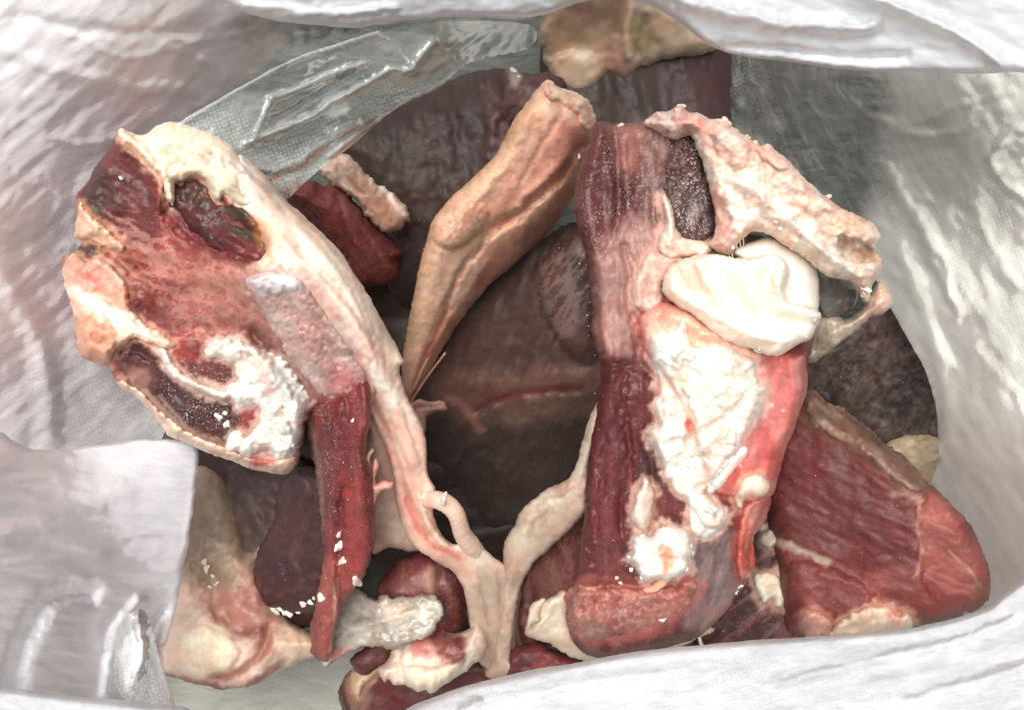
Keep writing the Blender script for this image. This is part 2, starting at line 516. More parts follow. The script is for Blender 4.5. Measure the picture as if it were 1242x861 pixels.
def tissue(name, sss=.25, radius=(1.0, .35, .25), scale=.004, fibre=.5, fscale=9.0, r_dry=.62, r_wet=.3, bump=.35, mottling=.25, coat=.0, fine=420):
    m = bpy.data.materials.new(name); m.use_nodes = True; t = m.node_tree; L = t.links
    bs = t.nodes['Principled BSDF']
    at = lambda n: nd(t, 'ShaderNodeAttribute', attribute_name=n)
    col, fr, we, fuv = at('Col'), at('frost'), at('wet'), at('fuv')
    geo = nd(t, 'ShaderNodeTexCoord')
    def noise(vec, sc, det=4, rough=.6):
        n = nd(t, 'ShaderNodeTexNoise'); n.inputs['Scale'].default_value = sc; n.inputs['Detail'].default_value = det
        n.inputs['Roughness'].default_value = rough; L.new(vec, n.inputs['Vector']); return n.outputs['Fac']
    def rng(v, a, b, c, d):
        n = nd(t, 'ShaderNodeMapRange'); n.inputs[1].default_value = a; n.inputs[2].default_value = b; n.inputs[3].default_value = c; n.inputs[4].default_value = d
        L.new(v, n.inputs[0]); return n.outputs[0]
    def mth(op, a, b):
        n = nd(t, 'ShaderNodeMath', operation=op)
        for i, q in enumerate((a, b)):
            if isinstance(q, (int, float)): n.inputs[i].default_value = q
            else: L.new(q, n.inputs[i])
        return n.outputs[0]
    f1 = noise(fuv.outputs['Vector'], fscale, 4, .65)
    f2 = noise(geo.outputs['Object'], 120, 5, .6)
    f3 = noise(geo.outputs['Object'], fine, 4, .7)
    a = mth('MULTIPLY', rng(f1, .3, .7, 1 - .32 * fibre, 1 + .32 * fibre), rng(f2, .3, .7, 1 - mottling, 1 + mottling))
    a = mth('MULTIPLY', a, rng(f3, .3, .7, .94, 1.06))
    mul = nd(t, 'ShaderNodeVectorMath', operation='SCALE'); L.new(col.outputs['Color'], mul.inputs[0]); L.new(a, mul.inputs['Scale'])
    # frost grains
    g = mth('MULTIPLY', rng(noise(geo.outputs['Object'], 900, 3, .7), .55, .66, 0, .85), rng(noise(geo.outputs['Object'], 90, 3, .6), .40, .62, .15, 1))
    g = mth('MULTIPLY', g, fr.outputs['Fac'])
    mx = nd(t, 'ShaderNodeMix', data_type='RGBA'); L.new(g, mx.inputs[0]); L.new(mul.outputs[0], mx.inputs[6]); mx.inputs[7].default_value = (.72, .66, .63, 1)
    L.new(mx.outputs[2], bs.inputs['Base Color'])
    rr = mth('ADD', rng(we.outputs['Fac'], 0, 1, r_dry, r_wet), rng(f3, .3, .7, -.06, .12))
    L.new(mth('ADD', rr, mth('MULTIPLY', g, .25)), bs.inputs['Roughness'])
    bs.inputs['Subsurface Weight'].default_value = sss
    bs.inputs['Subsurface Radius'].default_value = radius
    bs.inputs['Subsurface Scale'].default_value = scale
    bs.inputs['Specular IOR Level'].default_value = .45
    bs.inputs['Coat Weight'].default_value = coat
    bs.inputs['Coat Roughness'].default_value = .25
    hsum = mth('ADD', mth('MULTIPLY', f1, fibre * 1.6), mth('ADD', mth('MULTIPLY', f3, .55), mth('MULTIPLY', g, .5)))
    bp = nd(t, 'ShaderNodeBump'); bp.inputs['Strength'].default_value = bump; bp.inputs['Distance'].default_value = .0012
    L.new(hsum, bp.inputs['Height']); L.new(bp.outputs[0], bs.inputs['Normal'])
    MATS[name] = m

def film(name, dots=.5, milk=1.0, gloss=.32, bump=.07):
    m = bpy.data.materials.new(name); m.use_nodes = True; t = m.node_tree; L = t.links
    for n in list(t.nodes):
        if n.type == 'BSDF_PRINCIPLED': t.nodes.remove(n)
    out = [n for n in t.nodes if n.type == 'OUTPUT_MATERIAL'][0]
    at = lambda n: nd(t, 'ShaderNodeAttribute', attribute_name=n)
    col, op, fuv = at('Col'), at('op'), at('fuv')
    geo = nd(t, 'ShaderNodeTexCoord')
    def mth(o, a, b=0.0):
        n = nd(t, 'ShaderNodeMath', operation=o)
        for i, q in enumerate((a, b)):
            if isinstance(q, (int, float)): n.inputs[i].default_value = q
            else: L.new(q, n.inputs[i])
        return n.outputs[0]
    def rng(v, a, b, c, d):
        n = nd(t, 'ShaderNodeMapRange'); n.inputs[1].default_value = a; n.inputs[2].default_value = b; n.inputs[3].default_value = c; n.inputs[4].default_value = d
        L.new(v, n.inputs[0]); return n.outputs[0]
    vor = nd(t, 'ShaderNodeTexVoronoi', voronoi_dimensions='2D'); vor.inputs['Randomness'].default_value = .4; vor.inputs['Scale'].default_value = 20
    L.new(at('duv').outputs['Vector'], vor.inputs['Vector'])
    dot = rng(vor.outputs['Distance'], .18, .42, 1, 0)
    nz = nd(t, 'ShaderNodeTexNoise'); nz.inputs['Scale'].default_value = 14; nz.inputs['Detail'].default_value = 4; L.new(geo.outputs['Object'], nz.inputs['Vector'])
    patch = rng(nz.outputs['Fac'], .49, .58, 0, 1)
    dot = mth('MULTIPLY', dot, mth('ADD', mth('MULTIPLY', patch, .95), .05))
    str_ = nd(t, 'ShaderNodeTexNoise'); str_.inputs['Scale'].default_value = 6; str_.inputs['Detail'].default_value = 6; str_.inputs['Roughness'].default_value = .65
    L.new(fuv.outputs['Vector'], str_.inputs['Vector'])
    streak = rng(str_.outputs['Fac'], .36, .70, -.05 * milk, .08 * milk)
    lw = nd(t, 'ShaderNodeLayerWeight'); lw.inputs['Blend'].default_value = .35
    fine = nd(t, 'ShaderNodeTexNoise'); fine.inputs['Scale'].default_value = 11; fine.inputs['Detail'].default_value = 7; fine.inputs['Roughness'].default_value = .7; fine.inputs['Distortion'].default_value = .6
    L.new(fuv.outputs['Vector'], fine.inputs['Vector'])
    o = mth('ADD', mth('ADD', op.outputs['Fac'], streak), rng(fine.outputs['Fac'], .35, .7, -.10 * milk, .12 * milk))
    o = mth('ADD', o, mth('MULTIPLY', dot, .17 * dots))
    o = mth('ADD', o, mth('MULTIPLY', mth('POWER', lw.outputs['Facing'], 2.0), .30 * milk))
    o = mth('MINIMUM', mth('MAXIMUM', o, .03), .97)
    bp = nd(t, 'ShaderNodeBump'); bp.inputs['Strength'].default_value = bump; bp.inputs['Distance'].default_value = .0012
    L.new(mth('ADD', mth('ADD', mth('MULTIPLY', str_.outputs['Fac'], .9), mth('MULTIPLY', fine.outputs['Fac'], .7)), mth('MULTIPLY', dot, dots * .45)), bp.inputs['Height'])
    df = nd(t, 'ShaderNodeBsdfDiffuse'); tr = nd(t, 'ShaderNodeBsdfTranslucent'); gl = nd(t, 'ShaderNodeBsdfGlossy'); tp = nd(t, 'ShaderNodeBsdfTransparent')
    gl.inputs['Roughness'].default_value = .30 if milk > .6 else .2
    tp.inputs['Color'].default_value = (.93, .94, .93, 1)
    L.new(col.outputs['Color'], df.inputs['Color']); L.new(col.outputs['Color'], tr.inputs['Color'])
    for n in (df, tr, gl): L.new(bp.outputs[0], n.inputs['Normal'])
    m1 = nd(t, 'ShaderNodeMixShader'); m1.inputs[0].default_value = .22; L.new(df.outputs[0], m1.inputs[1]); L.new(tr.outputs[0], m1.inputs[2])
    m2 = nd(t, 'ShaderNodeMixShader'); L.new(o, m2.inputs[0]); L.new(tp.outputs[0], m2.inputs[1]); L.new(m1.outputs[0], m2.inputs[2])
    fr = nd(t, 'ShaderNodeFresnel'); fr.inputs['IOR'].default_value = 1.45; L.new(bp.outputs[0], fr.inputs['Normal'])
    m3 = nd(t, 'ShaderNodeMixShader'); L.new(mth('MULTIPLY', fr.outputs[0], gloss), m3.inputs[0]); L.new(m2.outputs[0], m3.inputs[1]); L.new(gl.outputs[0], m3.inputs[2])
    L.new(m3.outputs[0], out.inputs['Surface'])
    MATS[name] = m

def plain(name, col, rough=.7, var=.2, sc=30):
    m = bpy.data.materials.new(name); m.use_nodes = True; t = m.node_tree; L = t.links
    bs = t.nodes['Principled BSDF']; bs.inputs['Roughness'].default_value = rough
    g = nd(t, 'ShaderNodeTexCoord'); n = nd(t, 'ShaderNodeTexNoise'); n.inputs['Scale'].default_value = sc; n.inputs['Detail'].default_value = 6
    L.new(g.outputs['Object'], n.inputs['Vector'])
    r = nd(t, 'ShaderNodeMapRange'); r.inputs[3].default_value = 1 - var; r.inputs[4].default_value = 1 + var; L.new(n.outputs['Fac'], r.inputs[0])
    s = nd(t, 'ShaderNodeVectorMath', operation='SCALE'); s.inputs[0].default_value = lin(col); L.new(r.outputs[0], s.inputs['Scale']); L.new(s.outputs[0], bs.inputs['Base Color'])
    MATS[name] = m

tissue('muscle', sss=.2, radius=(1, .3, .24), scale=.003, fibre=.6, fscale=9, r_dry=.62, r_wet=.34, bump=.28, mottling=.2)
tissue('muscle_smooth', sss=.2, radius=(1, .35, .28), scale=.003, fibre=.3, fscale=7, r_dry=.64, r_wet=.46, bump=.12, mottling=.09)
tissue('fat', sss=.45, radius=(1, .7, .55), scale=.005, fibre=.14, fscale=6, r_dry=.6, r_wet=.34, bump=.2, mottling=.09)
tissue('bone', sss=.3, radius=(1, .65, .5), scale=.004, fibre=.2, fscale=8, r_dry=.7, r_wet=.38, bump=.35, mottling=.15)
tissue('cartilage', sss=.5, radius=(1, .8, .7), scale=.006, fibre=.06, fscale=4, r_dry=.5, r_wet=.25, bump=.12, mottling=.05)
tissue('membrane', sss=.35, radius=(1, .5, .4), scale=.004, fibre=.3, fscale=8, r_dry=.5, r_wet=.24, bump=.25, mottling=.16, coat=.2)
tissue('skin', sss=.3, radius=(1, .55, .38), scale=.004, fibre=.3, fscale=8, r_dry=.55, r_wet=.34, bump=.2, mottling=.12)
film('plastic_film')
film('plastic_film_clear', dots=1.1, milk=.35, gloss=.6, bump=.08)
plain('box_floor', (46, 50, 43), .8, .25, 9)
plain('pale_ground', (196, 192, 184), .8, .12, 5)  # unseen outer ground, made pale to bounce light onto the film
# ================================================================== the setting
def ground():
    n = 2.0
    V = [(-n, -n, -.012), (n, -n, -.012), (n, n, -.012), (-n, n, -.012)]
    o = mesh_obj('ground', V, [(0, 1, 2, 3)], None, 'pale_ground'); o['kind'] = 'structure'
    x, y = .42, .36
    o = mesh_obj('box_floor', [(-x, -y, -.006), (x, -y, -.006), (x, y, -.006), (-x, y, -.006)], [(0, 1, 2, 3)], None, 'box_floor'); o['kind'] = 'structure'
ground()

# ================================================================== the plastic bag: one thing, its walls, folds and rims are parts
BAG = thing('plastic_bag', 'translucent white dotted plastic bag standing open around all the meat', 'plastic bag', 621, 430, 0.0)
WHITE = (250, 250, 251)
def sheet(name, outline, z, **k):
    kw = dict(step=4, jag=.6, R=24, h=0, col=WHITE, mat='plastic_film', op=.6, rough_amp=.0012, rough_scale=60, stretch=4.0)
    kw.update(k)
    return slab(name, BAG, outline, z=z, **kw)

sheet('bag_floor', [(-60, -60), (1300, -60), (1300, 920), (-60, 920)], 0.0, step=10, op=.10, rough_amp=.002, col=(214, 212, 200), n=1, op_at=[P([(210, 800), (420, 760), (450, 900), (230, 900)], .7, 1, 30, 10)],
      relief=[ROUGH(70, .003, 20, 3)])

# far left wall of the bag, running from the rim on the left down to the meat
lw, LWF = sheet('bag_wall', [(-60, -60), (350, -60), (360, 30), (320, 82), (262, 122), (222, 150), (240, 200), (260, 300), (250, 400), (215, 490), (190, 545), (150, 640), (-60, 640)],
      [(-60, -60, .30), (-60, 300, .275), (-60, 600, .26), (120, 60, .27), (300, 0, .27), (100, 330, .19), (140, 200, .20), (150, 500, .165), (300, 300, .11), (420, 80, .17), (230, 600, .14)],
      op=.70, fib=-28, col=(250, 243, 246), rough_amp=.0014,
      relief=[ROUGH(90, .0022, -30, 3), ROUGH(16, .0004, -25, 5), ROUGH(26, .0012, -40, 4, ridge=True),
              RIDGE([(0, 60), (120, 100), (230, 110)], 9, 0.0018), RIDGE([(-10, 200), (60, 230), (110, 260)], 10, 0.0023), RIDGE([(20, 20), (130, 40), (240, 40)], 8, -0.0018),
              RIDGE([(0, 330), (50, 420), (60, 520)], 14, 0.0027), RIDGE([(20, 140), (90, 175), (150, 165)], 3, 0.00099), RIDGE([(60, 30), (150, 70), (210, 60), (260, 80)], 3, 0.00099), RIDGE([(-20, 250), (40, 290), (90, 300)], 3, 0.00088), RIDGE([(80, 480), (140, 450), (200, 520)], 3, 0.00099), RIDGE([(180, 10), (230, 50), (330, 30)], 3, 0.00088)],
      op_at=[P([(310, -20), (470, -20), (480, 60), (360, 90), (300, 120), (270, 90)], .16, 1, 24, 8), P([(-60, 120), (60, 140), (130, 230), (110, 330), (60, 420), (-60, 460)], .82, 1, 40, 14), P([(120, 60), (260, 40), (330, 90), (220, 150)], .55, 1, 40, 12),
             P([(40, 470), (150, 430), (210, 520), (150, 560), (60, 540)], .5, 1, 25, 8), P([(60, 0), (200, -20), (260, 30), (150, 70), (60, 60)], .66, 1, 30, 10)])

# right wall
rw, RWF = sheet('bag_wall', [(860, 30), (1300, 30), (1300, 790), (1190, 760), (1150, 720), (1140, 680), (1130, 630), (1128, 590), (1138, 560), (1136, 500), (1122, 450), (1098, 405), (1076, 365), (1050, 320), (1020, 290),
                             (970, 225), (920, 190), (870, 140)],
      [(1300, 30, .29), (1300, 400, .265), (1300, 760, .262), (1150, 80, .24), (1080, 120, .18), (900, 100, .07), (960, 200, .09), (1080, 300, .16), (1150, 420, .20), (1142, 560, .17), (1200, 300, .225), (1200, 500, .228), (1204, 690, .172), (1140, 690, .12), (1130, 600, .13), (1000, 240, .10)],
      op=.80, fib=62, col=(250, 248, 240),
      relief=[ROUGH(80, .0022, 62, 3), ROUGH(18, .0004, 60, 5), ROUGH(30, .0012, 50, 3, ridge=True),
              RIDGE([(1000, 110), (1090, 160), (1150, 165), (1220, 130)], 8, 0.0018), RIDGE([(1070, 200), (1110, 260), (1150, 330)], 9, 0.0023), RIDGE([(1120, 290), (1150, 350), (1160, 380)], 5, 0.0023),
              RIDGE([(1250, 155), (1222, 165), (1205, 190), (1212, 220), (1250, 245)], 5, 0.0023), RIDGE([(1215, 200), (1240, 190), (1260, 200)], 4, -0.0014),
              RIDGE([(1180, 250), (1220, 330), (1250, 350)], 8, 0.0018), RIDGE([(1090, 300), (1130, 400), (1150, 520)], 10, 0.0018), RIDGE([(1010, 105), (1060, 140), (1110, 150), (1160, 130), (1230, 110)], 3, 0.00110), RIDGE([(1090, 150), (1110, 165), (1160, 160)], 3, 0.00110), RIDGE([(1130, 290), (1150, 330), (1150, 360)], 3, 0.00110), RIDGE([(1180, 420), (1230, 470), (1250, 540)], 3, 0.00083), RIDGE([(1208, 178), (1230, 168), (1250, 180)], 2.5, 0.00110), RIDGE([(1210, 205), (1235, 215), (1250, 205)], 2.5, 0.00110)],
      op_at=[P([(860, 30), (1050, 60), (1090, 160), (1040, 300), (930, 200), (860, 140)], .08, 1, 34, 10), P([(1090, 330), (1140, 420), (1150, 560), (1120, 520), (1080, 400)], .93, 1, 14, 5),  # upper inner corner made nearly clear to read as wall in shadow
             P([(1100, 120), (1200, 160), (1230, 280), (1150, 270), (1080, 190)], .55, 1, 40, 14), P([(1190, 380), (1300, 360), (1300, 480), (1200, 470)], .66, 1, 30, 10),
             P([(1140, 520), (1300, 500), (1300, 790), (1190, 780), (1200, 690)], .96, 1, 30, 8), P([(1070, 260), (1180, 400), (1200, 520), (1140, 480), (1060, 300)], .9, 1, 26, 8)])

# far wall behind the meat (shaded, greenish from what lies under the bag)
sheet('bag_wall', [(180, -220), (1000, -220), (1000, 110), (900, 150), (640, 130), (520, 110), (440, 180), (380, 230), (300, 240), (200, 200)], [(380, -220, .34), (1000, -220, .34), (640, -80, .13), (900, -80, .13), (640, 0, .065), (900, 0, .065), (640, 120, .03), (900, 140, .04), (420, 40, .10), (300, 200, .08), (200, 160, .09), (250, -200, .34), (400, 180, .06)],
      op=.02, mat='plastic_film_clear', fib=0, col=(205, 209, 203), relief=[ROUGH(40, .003, 80, 4)])

# crumpled inner film
sheet('film_fold', [(196, 170), (218, 148), (270, 118), (353, 73), (413, 52), (458, 38), (520, 28), (600, 26), (648, 34), (640, 60), (570, 76), (530, 109), (482, 131), (425, 178), (392, 203), (369, 222), (340, 245), (300, 225), (250, 190)],
      [(200, 170, .262), (353, 73, .235), (520, 28, .22), (648, 40, .16), (530, 109, .19), (425, 178, .21), (369, 222, .215), (300, 225, .245)],
      op=.05, step=2.5, jag=.5, mat='plastic_film_clear', fib=-32, col=(225, 230, 226), rough_amp=.0008, rough_scale=20,
      relief=[RIDGE([(328, 118), (350, 112), (385, 97), (420, 84), (442, 77)], 4, .004, 2), RIDGE([(300, 173), (340, 158), (380, 140), (407, 122), (440, 104), (474, 84), (498, 86), (512, 66), (524, 50)], 4, .0055, 2),
              RIDGE([(306, 172), (318, 145), (330, 118)], 3, .004, 1), RIDGE([(330, 150), (380, 120), (430, 90)], 5, -.004, 2), RIDGE([(458, 38), (480, 62), (498, 86)], 3, .003, 1),
              RIDGE([(300, 205), (350, 200), (390, 175), (430, 150)], 8, .005), RIDGE([(220, 149), (285, 110), (353, 74), (413, 53), (458, 38)], 3, .004, .6), RIDGE([(400, 190), (482, 128), (530, 106), (570, 74)], 3, .003, .6),
              ROUGH(24, .0012, -35, 3, ridge=True), ROUGH(9, .0003)],
      op_at=[S([(220, 149), (285, 110), (353, 74), (413, 53), (458, 38)], 2, .62, 1, 2, 1), S([(369, 221), (425, 178), (482, 131), (530, 108), (570, 76)], 3, .55, 1, 3, 1.5),
             S([(328, 118), (385, 97), (442, 77)], 3, .6, .9, 3, 3), S([(300, 173), (380, 140), (440, 104), (474, 84)], 3, .6, .9, 3, 3), S([(474, 84), (498, 86), (524, 50)], 3, .6, .9, 3, 3),
             P([(385, 130), (405, 115), (425, 130), (400, 142)], .55, .9, 5, 4), P([(300, 195), (350, 190), (410, 165), (440, 165), (375, 222), (330, 235)], .5, .85, 14, 8),
             P([(200, 170), (260, 130), (320, 120), (300, 180), (260, 190)], .3, .9, 16, 6), P([(455, 40), (525, 45), (500, 86)], .22, .8, 4, 3), S([(306, 172), (318, 145), (330, 118)], 2, .55, .9, 2, 1)])

# folded flap at lower left
sheet('film_fold', [(-60, 528), (40, 545), (110, 540), (180, 532), (222, 535), (240, 546), (237, 590), (231, 640), (222, 690), (214, 735), (204, 775), (196, 800), (195, 900), (-60, 900)],
      [(-60, 540, .30), (-60, 880, .31), (100, 545, .215), (238, 548, .178), (225, 690, .165), (196, 800, .17), (196, 890, .2), (60, 700, .26), (150, 640, .205)],
      op=.97, fib=8, jag=1.0, step=3, col=(234, 231, 235), curl=(6, .002), rough_amp=.0006,
      relief=[ROUGH(60, .003, 5, 4), ROUGH(12, .0009, 5, 5),
              RIDGE([(-20, 600), (60, 616), (150, 596)], 16, .0022, 2), RIDGE([(-20, 660), (50, 640), (120, 668)], 14, .0022, 2), RIDGE([(-30, 690), (60, 680), (100, 700)], 7, .001, 1), RIDGE([(10, 860), (30, 780), (60, 730), (110, 720)], 12, -.007),
              RIDGE([(130, 840), (140, 770), (170, 730)], 6, .005), RIDGE([(160, 850), (175, 790), (200, 740)], 4, -.004)],
      op_at=[P([(150, 745), (200, 720), (200, 860), (130, 860)], .6, 1, 12, 5), P([(20, 720), (90, 740), (100, 840), (30, 870)], .75, .8, 25, 10), P([(205, 570), (235, 560), (222, 690), (200, 700)], .93, .8, 8, 3)])

# clear triangular fold at the bottom left
sheet('film_fold', [(128, 770), (160, 742), (178, 745), (194, 800), (206, 880), (130, 880)], [(160, 742, .205), (206, 880, .19), (130, 880, .215)], op=.35, step=3, jag=.5, mat='plastic_film_clear', fib=70,
      relief=[RIDGE([(165, 745), (172, 790), (160, 830)], 6, .005), ROUGH(14, .002, 70, 3, ridge=True)], op_at=[P([(150, 770), (180, 760), (178, 790), (160, 840), (145, 830)], .85, .9, 6, 5)])

# rims: the rolled edge nearest the camera
sheet('bag_rim', [(245, -60), (255, -12), (272, 3), (300, 17), (345, 27), (400, 32), (430, 34), (470, 29), (500, 24), (560, 21), (620, 23), (662, 18), (700, 4), (730, -8), (760, -60)],
      [(250, -60, .36), (760, -60, .36), (430, 20, .335), (640, 10, .335)], op=.80, col=(220, 221, 225), step=3, jag=.8, curl=(9, .007), fib=4,
      relief=[ROUGH(22, .0012, 4, 4, ridge=True), RIDGE([(300, 8), (400, 16), (480, 10)], 5, .003), ROUGH(8, .0006)])
sheet('bag_rim', [(735, -60), (752, -8), (790, 8), (825, 28), (850, 48), (880, 64), (920, 71), (960, 76), (1010, 83), (1060, 87), (1120, 88), (1180, 90), (1230, 88), (1300, 84), (1300, -60)],
      [(735, -60, .35), (1300, -60, .37), (860, 50, .325), (1060, 80, .325), (1300, 80, .35)], op=.80, col=(220, 221, 225), step=3, jag=.8, curl=(9, .008), fib=18,
      relief=[ROUGH(40, .003, 18, 4), ROUGH(16, .0008, 18, 5), RIDGE([(800, -10), (900, 20), (1000, 32), (1060, 30)], 9, .006), RIDGE([(1040, -10), (1120, 20), (1180, 50), (1220, 84)], 8, .007), RIDGE([(880, 55), (1000, 68), (1100, 70)], 6, -.003)],
      op_at=[P([(850, 30), (960, 20), (1040, 40), (980, 60), (880, 60)], .6, .8, 16, 8), P([(1080, -20), (1160, 20), (1120, 50), (1040, 20)], .6, .8, 16, 8)])
sheet('bag_rim', [(440, 930), (470, 880), (496, 858), (520, 847), (560, 833), (600, 822), (650, 811), (700, 803), (760, 791), (830, 784), (900, 777), (960, 773), (1020, 769), (1080, 764), (1130, 756), (1180, 743), (1200, 735), (1225, 715), (1300, 680), (1300, 930)],
      [(440, 920, .33), (1300, 920, .36), (560, 838, .30), (800, 792, .30), (1100, 764, .30), (1300, 690, .33)], op=.80, col=(220, 221, 225), step=3, jag=.6, curl=(9, .008), fib=-6,
      relief=[ROUGH(70, .0035, -8, 5), ROUGH(18, .0007, -8, 6), RIDGE([(940, 830), (1060, 800), (1150, 780), (1230, 750)], 6, .0022), RIDGE([(600, 850), (760, 820), (900, 815)], 7, .0015), RIDGE([(1100, 850), (1200, 820), (1260, 800)], 6, .002), RIDGE([(560, 860), (580, 850)], 6, .003)],
      op_at=[P([(880, 790), (1060, 780), (1080, 830), (900, 850)], .7, .7, 25, 8)])
sheet('bag_rim', [(-60, 825), (0, 832), (60, 840), (120, 846), (180, 852), (240, 864), (300, 930), (-60, 930)], [(-60, 830, .31), (240, 870, .27), (-60, 930, .33)], op=.85, col=(220, 221, 225), step=3, jag=.6, curl=(10, .008), fib=6,
      relief=[ROUGH(30, .003, 6, 5)])
# ================================================================== pieces at the back and at the bottom of the bag
CREAM = (232, 214, 192); WHT = (246, 240, 230); PINK = (214, 148, 136); PEACH = (232, 182, 156); TAN = (196, 146, 104)
MAROON = (98, 38, 40); RED = (158, 58, 56); LRED = (190, 82, 76); DARK = (60, 38, 40); PURPLE = (86, 50, 56); GREY = (140, 130, 128); BROWN = (104, 70, 52)
DIM = (188, 166, 146)

# deepest dark slab in the middle
t = thing('meat_piece', 'dark brown meat lying deepest, in the gap between the two big chunks', 'meat', 620, 590, .02)
m1, F1 = slab('muscle', t, [(330, 350), (400, 310), (480, 310), (520, 400), (560, 480), (640, 490), (720, 480), (750, 560), (740, 720), (660, 760), (560, 740), (470, 700), (380, 660), (320, 580), (300, 450)], z=[(380, 400, .05), (460, 500, .045), (720, 500, .05), (600, 700, .03)], h=.012, R=40, hb=.02, step=4,
     col=(62, 46, 38), mat='muscle_smooth', fib=-15, paint=[P([(480, 500), (600, 520), (700, 510), (640, 560), (540, 580), (470, 560)], (84, 62, 54), .8, 16, 8), N(60, (62, 42, 40), .55, .1, 0.36, -12, 4), N(30, (92, 72, 62), .64, .08, 0.24, -12, 4)],
     relief=[ROUGH(50, .004, -12, 4), RIDGE([(480, 590), (560, 560), (650, 530), (720, 520)], 14, .005)])

# centre piece with the filmy skin
t = thing('meat_piece', 'dark purple-brown meat under the tan shank, crossed by a pale sinewy band', 'meat', 620, 400, .03)
m2, F2 = slab('muscle', t, [(500, 420), (560, 372), (620, 320), (660, 288), (700, 270), (740, 280), (752, 360), (750, 450), (752, 540), (740, 640), (680, 680), (600, 680), (540, 640), (500, 560), (496, 500)],
     z=[(520, 450, .055), (700, 300, .115), (730, 490, .085), (600, 520, .052), (600, 650, .025), (720, 600, .04)], h=.022, R=55, hb=.03, step=3, col=(88, 60, 56), mat='muscle_smooth', fib=-72, wet=.6, rough_amp=.001,
     paint=[N(50, (82, 52, 52), .52, .14, 0.42, -70, 4), N(40, (112, 82, 76), .60, .1, 0.30, -65, 6), N(24, (124, 98, 92), .62, .06, 0.18, -60, 7, True),
            P([(655, 300), (700, 280), (722, 330), (720, 400), (690, 420), (665, 380), (655, 340)], (112, 76, 78), .8, 12, 6), P([(690, 300), (722, 340), (726, 400), (706, 400), (694, 350)], (70, 44, 44), .8, 9, 5),
            N(9, (196, 176, 170), .60, .05, 0.42, -60, 4, True, [(650, 300), (690, 280), (720, 320), (700, 400), (670, 410), (652, 350)]),
            P([(505, 470), (530, 440), (590, 452), (660, 448), (740, 444), (745, 480), (690, 478), (600, 492), (540, 500)], (136, 94, 82), .6, 14, 8),
            P([(500, 530), (560, 512), (660, 506), (750, 500), (760, 700), (480, 700)], (62, 46, 40), .95, 14, 8),  # below the band the colour goes dark: depth shade painted in
            S([(580, 497), (610, 482), (660, 474), (700, 470)], 4, (120, 56, 52), .85, 3, 4), P([(560, 495), (640, 490), (740, 482), (745, 500), (660, 512), (575, 515)], (118, 92, 80), .6, 12, 8),
            S([(545, 480), (565, 498), (585, 520)], 5, (176, 122, 110), .7, 5, 4)],
     relief=[DOME([(652, 310), (690, 278), (730, 300), (735, 400), (715, 440), (680, 420), (656, 370)], .012, 26), RIDGE([(520, 470), (600, 468), (680, 462), (745, 460)], 18, .003), RIDGE([(580, 498), (620, 482), (700, 472)], 5, -.003),
             ROUGH(40, .004, -70, 5), ROUGH(12, .0012, -60, 4, True)], frost=.03)
specks(t, F2, [([(650, 300), (720, 290), (720, 420), (660, 420)], 22, .6, 1.8), ([(540, 360), (640, 330), (640, 440), (540, 440)], 10, .4, 1)])
crumbs(t, F2, [(676, 366, 3.2), (675, 361, 2.2), (678, 371, 2), (600, 440, 1.4), (684, 330, 1.6)], seed=3)
slab('sinew', t, [(490, 505), (497, 490), (508, 484), (524, 485), (540, 486), (543, 497), (528, 500), (517, 508), (515, 526), (509, 546), (502, 530), (500, 514)], z=[(500, 500, .104), (540, 490, .098), (508, 540, .08)], h=.006, R=7, hb=.004, step=1.8, jag=1.5, col=(214, 168, 150), mat='membrane', wet=.7, relief=[RIDGE([(498, 500), (512, 493), (540, 491)], 2.5, -.002)], paint=[N(10, (176, 120, 106), .58, .08, .7)])

# dark frozen piece at the back left
t = thing('meat_piece', 'large dark purple frozen meat at the back, left of the tan shank', 'meat', 540, 200, .04)
m3, F3 = slab('muscle', t, [(405, 178), (440, 150), (500, 118), (560, 92), (610, 84), (650, 90), (668, 88), (690, 110), (680, 170), (640, 230), (590, 290), (540, 350), (500, 380), (470, 360), (455, 290), (430, 230)],
     z=[(420, 180, .11), (560, 95, .105), (660, 95, .13), (500, 350, .06), (600, 260, .10)], h=.022, R=46, hb=.03, step=3, col=(72, 54, 54), mat='muscle_smooth', fib=80, frost=.03, rough_amp=.0012,
     paint=[N(60, (70, 44, 50), .5, .12, 0.48), N(36, (104, 86, 80), .62, .1, 0.30, 85, 4), P([(430, 190), (480, 160), (520, 170), (520, 260), (480, 300), (450, 250)], (90, 74, 66), .7, 22, 10), P([(600, 90), (650, 92), (660, 110), (640, 160), (600, 180), (588, 140)], (92, 52, 60), .85, 9, 6),
            N(12, (180, 164, 164), .63, .05, 0.305, 60, 3, True, [(590, 100), (640, 100), (640, 170), (600, 180)]), N(26, (120, 102, 96), .64, .05, 0.18, 95, 7, True), P([(616, 84), (628, 76), (634, 96), (622, 104)], (190, 176, 170), .8, 4, 3), P([(640, 88), (670, 84), (676, 100), (650, 108)], (100, 62, 66), .8, 5, 3)],
     relief=[ROUGH(40, .006, 80, 3), ROUGH(14, .0016), RIDGE([(590, 190), (600, 140), (640, 98)], 9, .004), DOME([(610, 92), (640, 84), (676, 84), (660, 120), (615, 150)], .006, 14)])
specks(t, F3, [([(420, 180), (560, 100), (660, 100), (600, 250), (500, 330)], 60, .5, 1.5)])
crumbs(t, F3, [(622, 88, 7), (630, 94, 4), (616, 96, 3.4), (521, 121, 2.2), (560, 128, 1.4)], col=(196, 184, 178), seed=11)

